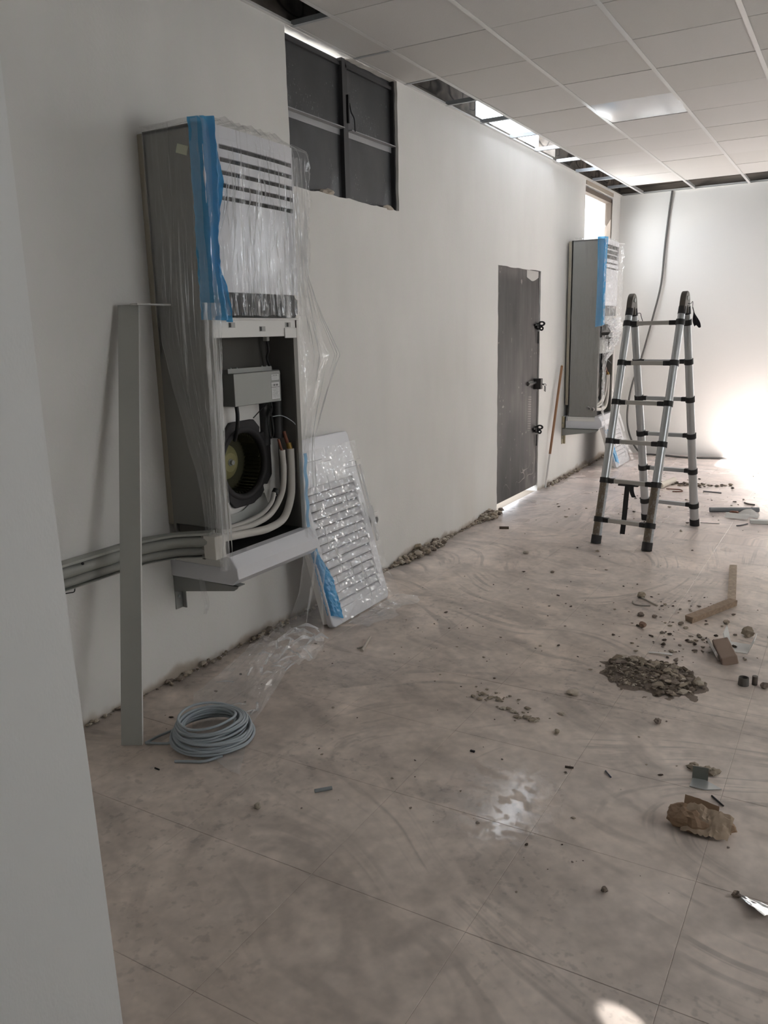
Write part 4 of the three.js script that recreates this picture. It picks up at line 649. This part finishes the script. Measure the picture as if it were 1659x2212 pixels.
// loose debris between the heap and the battens, along the wall foot, and about the room: grit nobody could count
{
  const g = thing('scattered_grit', [0, 0, 0], 'fine mortar grit and plaster crumbs scattered over the dusty floor', 'grit'); g.userData.kind = 'stuff';
  const zones = [[0.9, 2.3, -3.0, -1.3, 26, 0.006], [2.05, -4.1, 0.26, 0.34, 90, 0.009], [2.29, -2.84, 0.06, 0.02, 22, 0.01], [1.4, -3.06, 0.14, 0.07, 26, 0.009], [1.57, -2.95, 0.1, 0.05, 22, 0.009], [1.3, -8.45, 0.3, 0.12, 120, 0.013], [1.4, -4.4, 0.9, 1.3, 90, 0.006], [1.6, -2.4, 0.9, 0.8, 50, 0.0045], [0.9, -3.6, 0.55, 0.6, 40, 0.006], [1.3, -7.4, 0.8, 1.6, 100, 0.009], [1.95, -4.62, 0.2, 0.2, 24, 0.009], [0.35, -2.5, 0.2, 0.5, 14, 0.006]];
  const list = []; for (const [cx, cz, sx, sz, n, s] of zones.slice(1)) for (let k = 0; k < n; k++) list.push([n, cx + sx * (rnd() + rnd() + rnd() - 1.5), cz + sz * (rnd() + rnd() + rnd() - 1.5), s * (0.35 + 1.1 * Math.pow(rnd(), 2))]);
  for (const [m, s, sel] of [[mConcrete, 41, 0], [mDirt, 42, 1], [std(0x4e4238, { roughness: 1 }), 43, 2]]) {
    const pale = (q) => q[0] === 26 || q[0] === 22, mine = list.filter((q, i) => (pale(q) ? sel === 0 : i % 3 === sel)), im = new THREE.InstancedMesh(lump(1, 0.45, s, 0), m, mine.length), q = new THREE.Matrix4(); im.name = 'crumbs'; im.userData.kind = 'stuff';
    mine.forEach(([, x, z, r], k) => im.setMatrixAt(k, q.makeRotationY(rnd() * 6).scale(new THREE.Vector3(r * rr(0.8, 1.9), r, r)).setPosition(Math.max(0.02, x), 0.0005, z))); g.add(im);
  }
}
{
  const g = thing('plaster_rubble', [0, 0, 0], 'line of crumbled plaster and mortar along the foot of the left wall', 'rubble'); g.userData.kind = 'stuff';
  for (const [m, s] of [[mConcrete, 51], [mPlasterChip, 52], [mDirt, 53]]) {
    const n = 520, im = new THREE.InstancedMesh(lump(1, 0.6, s, 0), m, n), q = new THREE.Matrix4(), e = new THREE.Euler(); im.name = 'chips'; im.userData.kind = 'stuff';
    for (let k = 0; k < n; k++) { const t = rnd(), z = t < 0.55 ? -rr(4.2, 6.45) : t < 0.8 ? -rr(7.75, 10.3) : -rr(1.2, 4.2), thickk = sm(0.3, 0.75, fbm(z * 2.3, 1, 3, 871)) * (z < -4.2 && z > -6.45 ? 1 : 0.55), y = thickk * 0.05 * rnd() * rnd(), r = (0.006 + 0.02 * Math.pow(rnd(), 2)) * (0.5 + thickk); e.set(rr(-0.5, 0.5), rnd() * 6, rr(-0.5, 0.5)); im.setMatrixAt(k, q.makeRotationFromEuler(e).scale(new THREE.Vector3(r, r, r * rr(0.9, 1.6))).setPosition(0.008 + (0.02 + 0.07 * thickk) * Math.pow(rnd(), 1.4), Math.max(0.001, y), z)); }
    g.add(im);
  }
}
item('brick_fragment', join([placed(new RoundedBoxGeometry(0.075, 0.045, 0.20, 2, 0.006), [0, 0.03, 0], 0, 0.08, 0.25)]), std(0x9c8779, { roughness: 0.95 }), [2.218, 0, -3.965], 'reddish brown brick fragment lying against the white clip', 'brick', undefined, 0.35);
item('plaster_plate', placed(new THREE.BoxGeometry(0.012, 0.05, 0.17), [0, 0.028, 0], 0, 0, 0.5), std(0xc2bcb6, { roughness: 0.9 }), [2.164, 0, -3.975], 'pale plate of plaster leaning on the brick fragment', 'plaster', undefined, 0.35);
{
  const g = thing('metal_clip', [2.26, 0, -4.12], 'white U-shaped metal clip standing with both ends up beside the brick fragment', 'clip');
  part(g, 'base', box(-0.045, 0.05, 0.0, 0.003, -0.065, 0.065), mWhiteMatt);
  part(g, 'side', placed(new THREE.BoxGeometry(0.003, 0.09, 0.13), [-0.055, 0.044, 0], 0, 0, 0.25), mWhiteMatt); part(g, 'side', placed(new THREE.BoxGeometry(0.003, 0.07, 0.12), [0.062, 0.035, 0], 0, 0, -0.35), mWhiteMatt);
}
item('plastic_strip', thick(8, 1, (u, v) => [lerp(-0.055, 0.055, u), 0.004 + 0.006 * Math.sin(u * 3), lerp(-0.009, 0.009, v) + 0.008 * Math.sin(u * 3)], 0.002), mPaper, [1.938, 0, -3.868], 'short white plastic strip on the far edge of the rubble heap', 'strip', undefined, 0.2);
item('wood_splinter', rod([0, 0.006, 0], [0.115, 0.006, 0.11], 0.0045), std(0xb5aca0), [1.662, 0, -4.68], 'straight pale splinter beside the curved strip, left of the battens', 'splinter');
item('bent_strip', tube([[0, 0.004, 0], [0.02, 0.004, 0.045], [0.06, 0.004, 0.05], [0.105, 0.004, 0.03]], 0.004, 24, 6), std(0xb3aaa0), [1.634, 0, -4.591], 'thin pale strip bent to a curve beside the straight splinter', 'strip');
{ const g = thing('pvc_ring', [2.335, 0, -3.675], 'short grey pipe collar standing right of the rubble heap', 'pipe'); part(g, 'ring', join([new THREE.CylinderGeometry(0.021, 0.023, 0.036, 22, 1, true).translate(0, 0.018, 0), new THREE.CylinderGeometry(0.018, 0.018, 0.036, 22, 1, true).translate(0, 0.018, 0), new THREE.RingGeometry(0.018, 0.021, 22).rotateX(-Math.PI / 2).translate(0, 0.036, 0)]), std(0x66615b, { roughness: 0.8, side: THREE.DoubleSide })); }
item('pipe_offcut', placed(rod([0, 0, 0], [0, 0.04, 0], 0.012), [0, 0, 0]), std(0x5f574f), [2.378, 0, -3.70], 'small dark upright pipe offcut right of the grey collar', 'pipe');
{
  const g = thing('steel_bracket', [2.305, 0, -2.76], 'small bent galvanised plate on the floor, between the rubble heap and the brown paper', 'bracket');
  const fl = new THREE.Shape(); [[-0.03, -0.03], [-0.008, -0.047], [0.07, 0.0], [0.022, 0.03], [-0.03, 0.03]].forEach(([a, b], i) => (i ? fl.lineTo(a, -b) : fl.moveTo(a, -b)));
  part(g, 'flat', placed(new THREE.ExtrudeGeometry(fl, { depth: 0.0025, bevelEnabled: false }).rotateX(-Math.PI / 2), [0, 0.001, 0.02]), std(0xc5c8c8, { roughness: 0.3, metalness: 0.6 }));
  part(g, 'upright', placed(new THREE.BoxGeometry(0.052, 0.045, 0.0025), [-0.006, 0.024, -0.016], 0.12, -0.12, 0.0), std(0x7e837f, { roughness: 0.45, metalness: 0.5 }));
}
item('mortar_crumbs', join([...Array(16).keys()].map((k) => placed(lump(0.007 + 0.012 * hash(k, 1, 9), 0.6, 60 + k, 0), [0.10 * (hash(k, 2, 9) - 0.5), 0, 0.035 * (hash(k, 3, 9) - 0.5) - 0.012], k))), mConcrete, [2.285, 0, -2.83], 'little clump of mortar crumbs behind the bent galvanised plate', 'mortar');
item('nail', rod([0, 0.0025, 0], [0.028, 0.0025, 0.034], 0.0025), std(0x2d3346, { roughness: 0.5 }), [1.993, 0, -2.675], 'short dark blue pin on the tiles left of the bent plate', 'pin');
item('nail', rod([0, 0.003, 0], [0.043, 0.003, 0.046], 0.003), std(0x3b3633, { roughness: 0.6 }), [2.352, 0, -2.682], 'dark nail on the tiles just behind the brown paper', 'nail');
item('twig', join([rod([0, 0.004, 0], [0.03, 0.004, -0.006], 0.004)]), std(0x51453b), [1.856, 0, -2.633], 'tiny dark twig on a tile joint, left of the blue pin', 'twig');
{
  const g = thing('paper_bag', [2.345, 0, -2.475], 'crumpled brown paper bag with a pale torn inside on the floor at the right', 'paper bag');
  const body = (r, s, a, c, sq) => { const q = new THREE.IcosahedronGeometry(1, 4).deleteAttribute('normal').deleteAttribute('uv'), m = mergeVertices(q), P = m.attributes.position; for (let i = 0; i < P.count; i++) { const x = P.getX(i), y = P.getY(i), z = P.getZ(i), k = 0.72 + 0.32 * ridge(x * 1.6 + s, y * 2.1 + z, s) + 0.16 * ridge(z * 3.3, x * 3 - y * 2, s + 1); P.setXYZ(i, x * k * r * a + c[0], Math.max(0.001, y * k * r * sq + c[1]), z * k * r + c[2]); } const o = m.toNonIndexed(); o.computeVertexNormals(); o.setAttribute('uv', new THREE.Float32BufferAttribute(new Float32Array(o.attributes.position.count * 2), 2)); return o; };
  part(g, 'bag', join([body(0.05, 901, 1.35, [-0.03, 0.028, 0.0], 0.75), body(0.042, 907, 1.6, [0.035, 0.022, -0.01], 0.7)]), mKraft);
  part(g, 'fold', thick(14, 8, (u, v) => [lerp(-0.055, 0.05, u), 0.035 + 0.04 * (1 - v) - 0.02 * u + 0.008 * ridge(u * 4, v * 3, 911), lerp(-0.05, -0.03, v)], 0.0015), mKraft);
  part(g, 'torn_inside', thick(34, 22, (u, v) => [lerp(-0.04, 0.10, u) - 0.01 * v, 0.004 + 0.054 * (1 - v) * (0.5 + 0.5 * Math.sin(Math.PI * (0.25 + 0.62 * u))) + 0.022 * ridge(u * 4, v * 3, 921) * (1 - 0.7 * v) + 0.008 * ridge(u * 9, v * 7, 923), lerp(-0.005, 0.058, v) * (1 - 0.35 * Math.abs(u - 0.4))], 0.0015), std(0xbfab95, { roughness: 0.9, side: THREE.DoubleSide }), 'pale torn paper');
}
item('foil_scrap', thick(10, 8, (u, v) => [lerp(0, 0.1, u), 0.004 + 0.02 * u * v + 0.004 * ridge(u * 5, v * 4, 931), lerp(-0.035, 0.035, v) * (0.15 + u)], 0.001), std(0xd5d8da, { roughness: 0.22, metalness: 0.85 }), [2.50, 0, -2.19], 'crumpled shiny foil at the right edge, in front of the paper bag', 'foil', undefined, -0.5);
item('tube_offcut', rod([0, 0.0065, 0], [0.043, 0.0065, -0.045], 0.0065), std(0x8e9496, { roughness: 0.5 }), [1.139, 0, -2.067], 'short grey tube offcut lying alone on the tiles, right of the cable coil', 'tube');
item('pebble', lump(0.013, 0.9, 71), mPlasterChip, [1.023, 0, -1.897], 'pale pebble on the floor in front of the cable coil', 'pebble');
item('debris_chip', join([rod([-0.012, 0.003, 0], [0.012, 0.003, 0.002], 0.003)]), mBlack, [0.53, 0, -1.92], 'tiny black chip at the foot of the leaning channel', 'chip');
item('debris_chip', placed(new THREE.BoxGeometry(0.018, 0.006, 0.008), [0, 0.003, 0]), mBlack, [1.512, 0, -2.58], 'tiny black chip on the tiles above the shiny patch', 'chip');
item('wood_splinter', join([rod([0, 0.006, 0], [-0.05, 0.012, -0.165], 0.008, 0.006), rod([-0.02, 0.006, -0.06], [-0.04, 0.005, -0.02], 0.004)]), std(0xbcb2a5, { roughness: 0.8 }), [0.617, 0, -3.232], 'pale wooden splinter in front of the near louvred panel', 'splinter');
item('plaster_chip', lump(0.028, 0.35, 72), mPlasterChip, [1.697, 0, -3.242], 'pale oval plaster chip left of the rubble heap', 'plaster chip');
item('plaster_chip', lump(0.017, 0.3, 73), mPlasterChip, [1.713, 0, -3.033], 'small flat plaster chip nearer than the pale oval one', 'plaster chip');
for (const [x, z, r, l] of [[1.48, -2.97, 0.017, 'leftmost flat plaster flake in the row left of the heap'], [1.53, -2.96, 0.014, 'second flat plaster flake in the row left of the heap'], [1.59, -2.94, 0.016, 'third flat plaster flake in the row left of the heap'], [1.64, -2.93, 0.013, 'rightmost flat plaster flake in the row left of the heap']]) item('plaster_flake', lump(r, 0.28, Math.round(r * 1e4)), mPlasterChip, [x, 0, z], l, 'plaster flake', undefined, x * 9);
for (const [x, z, r, sq, m, l] of [[2.162, -2.035, 0.011, 0.7, mDirt, 'small brown clod nearest the camera'], [2.49, -2.188, 0.013, 0.7, mDirt, 'brown clod just left of the foil scrap'], [1.749, -2.864, 0.012, 0.9, mConcrete, 'small mortar clod beside a tile joint, above the shiny patch'], [1.95, -4.33, 0.017, 0.6, mDirt, 'brown clod touching the end of the brown batten'], [1.73, -4.37, 0.02, 0.6, mDirt, 'dark flat clod left of the brown batten, the left one of two'], [1.80, -4.38, 0.016, 0.5, mDirt, 'dark flat clod left of the brown batten, the right one of two'], [1.78, -4.19, 0.018, 0.9, std(0x83695a, { roughness: 1 }), 'reddish cube-like clod below the two flat ones'], [2.28, -4.30, 0.03, 0.9, mConcrete, 'mortar lump standing behind the white clip'], [2.16, -4.45, 0.018, 0.6, mConcrete, 'mortar clod between the white clip and the brown batten'], [2.40, -4.30, 0.028, 0.5, mDirt, 'flat brown clod at the right edge beyond the white clip'], [2.42, -3.68, 0.018, 0.8, mDirt, 'rounded brown clod right of the upright pipe offcut'], [1.03, -4.95, 0.012, 0.6, mDirt, 'single dark clod on the open floor left of the battens']]) item('mortar_clod', lump(r, sq, Math.round(1000 * (x - z))), m, [x, 0, z], l, 'clod', undefined, z * 7);
item('mortar_clod', lump(0.024, 0.8, 77), mConcrete, [1.66, 0, -4.69], 'mortar lump at the end of the straight splinter', 'clod');
item('mortar_clod', lump(0.014, 0.8, 78), mDirt, [2.08, 0, -3.13], 'single dark clod in front of the rubble heap', 'clod');
item('wood_scrap', placed(new THREE.BoxGeometry(0.075, 0.016, 0.03), [0, 0.008, 0], 0.4), std(0x5d4f42, { roughness: 0.9 }), [0.292, 0, -5.946], 'small dark wooden scrap on the floor between the louvred panel and the door', 'wood scrap');
item('plaster_chip', lump(0.022, 0.4, 79), mPlasterChip, [0.707, 0, -5.325], 'pale plaster chip alone on the floor in front of the steel door', 'plaster chip');
// far litter by the ladder
item('foam_pipe', join([rod([0, 0.02, 0], [0.37, 0.02, -0.16], 0.02)]), std(0x8d9092, { roughness: 0.85 }), [1.652, 0, -7.23], 'grey foam pipe sleeve lying on the floor right of the ladder', 'pipe sleeve');
item('cardboard_tube', join([rod([0, 0.03, 0], [0.06, 0.03, -0.36], 0.03)]), std(0xd9d0c2, { roughness: 0.85 }), [1.06, 0, -8.12], 'cream tube lying on the floor behind the ladder', 'tube');
item('copper_offcut', join([new THREE.TorusGeometry(0.028, 0.009, 8, 20, 4.4).rotateX(1.2).translate(0, 0.022, 0), placed(new THREE.BoxGeometry(0.05, 0.03, 0.02), [0.01, 0.018, 0], 0.5)]), mCopper, [1.85, 0, -7.19], 'copper coloured scrap lying against the foam pipe sleeve', 'scrap');
item('paper_scrap', thick(10, 8, (u, v) => [lerp(-0.08, 0.09, u), 0.004 + 0.05 * Math.sin(u * 3) * v + 0.008 * ridge(u * 4, v * 4, 941), lerp(0.05, -0.05, v)], 0.001), mPaper, [1.955, 0, -7.16], 'curled white paper on the floor behind the foam board strip', 'paper');
item('paper_scrap', thick(8, 6, (u, v) => [lerp(-0.09, 0.09, u), 0.006 + 0.03 * v + 0.006 * ridge(u * 4, v * 4, 951), lerp(0.04, -0.05, v)], 0.001), mPaper, [1.89, 0, -7.05], 'flatter white paper left of the foam board strip', 'paper');
item('foam_board', placed(new RoundedBoxGeometry(0.26, 0.03, 0.05, 2, 0.003), [0.11, 0.016, 0], 0.25), std(0xdcdcd8, { roughness: 0.8 }), [2.02, 0, -6.96], 'white foam board strip running out of the right edge', 'foam board');
item('metal_rod', rod([0, 0.005, 0], [0.166, 0.005, 0.027], 0.006), std(0x77777a), [1.46, 0, -8.124], 'thin grey rod on the floor behind the ladder, right of it', 'rod');
item('cable_offcut', tube([[0, 0.005, 0], [0.03, 0.005, -0.03], [0.07, 0.006, -0.1]], 0.005, 16, 6), std(0x66666a), [1.923, 0, -6.777], 'short curved grey cable offcut in front of the foam board strip', 'cable');
item('thin_rod', rod([0, 0.003, 0], [0.14, 0.003, -0.028], 0.0025), std(0x8a8786), [1.653, 0, -6.776], 'hair-thin rod on the floor at the right foot of the ladder', 'rod');
item('twig', tube([[0, 0.006, 0], [0.03, 0.006, 0.04], [0.09, 0.006, 0.067]], 0.007, 12, 6), std(0x6e665f), [1.872, 0, -7.719], 'dark twig on the floor beyond the foam pipe sleeve', 'twig');
item('copper_wire', tube([[0, 0.004, 0], [0.06, 0.01, 0.03], [0.13, 0.004, 0.0], [0.16, 0.004, 0.08], [0.08, 0.004, 0.12]], 0.005, 40, 6), mCopper, [1.12, 0, -8.12], 'loop of copper wire on the floor beside the cream tube', 'wire');
scene.traverse((o) => { if (o.isMesh) o.castShadow = o.receiveShadow = true; });
renderer.render(scene, camera);
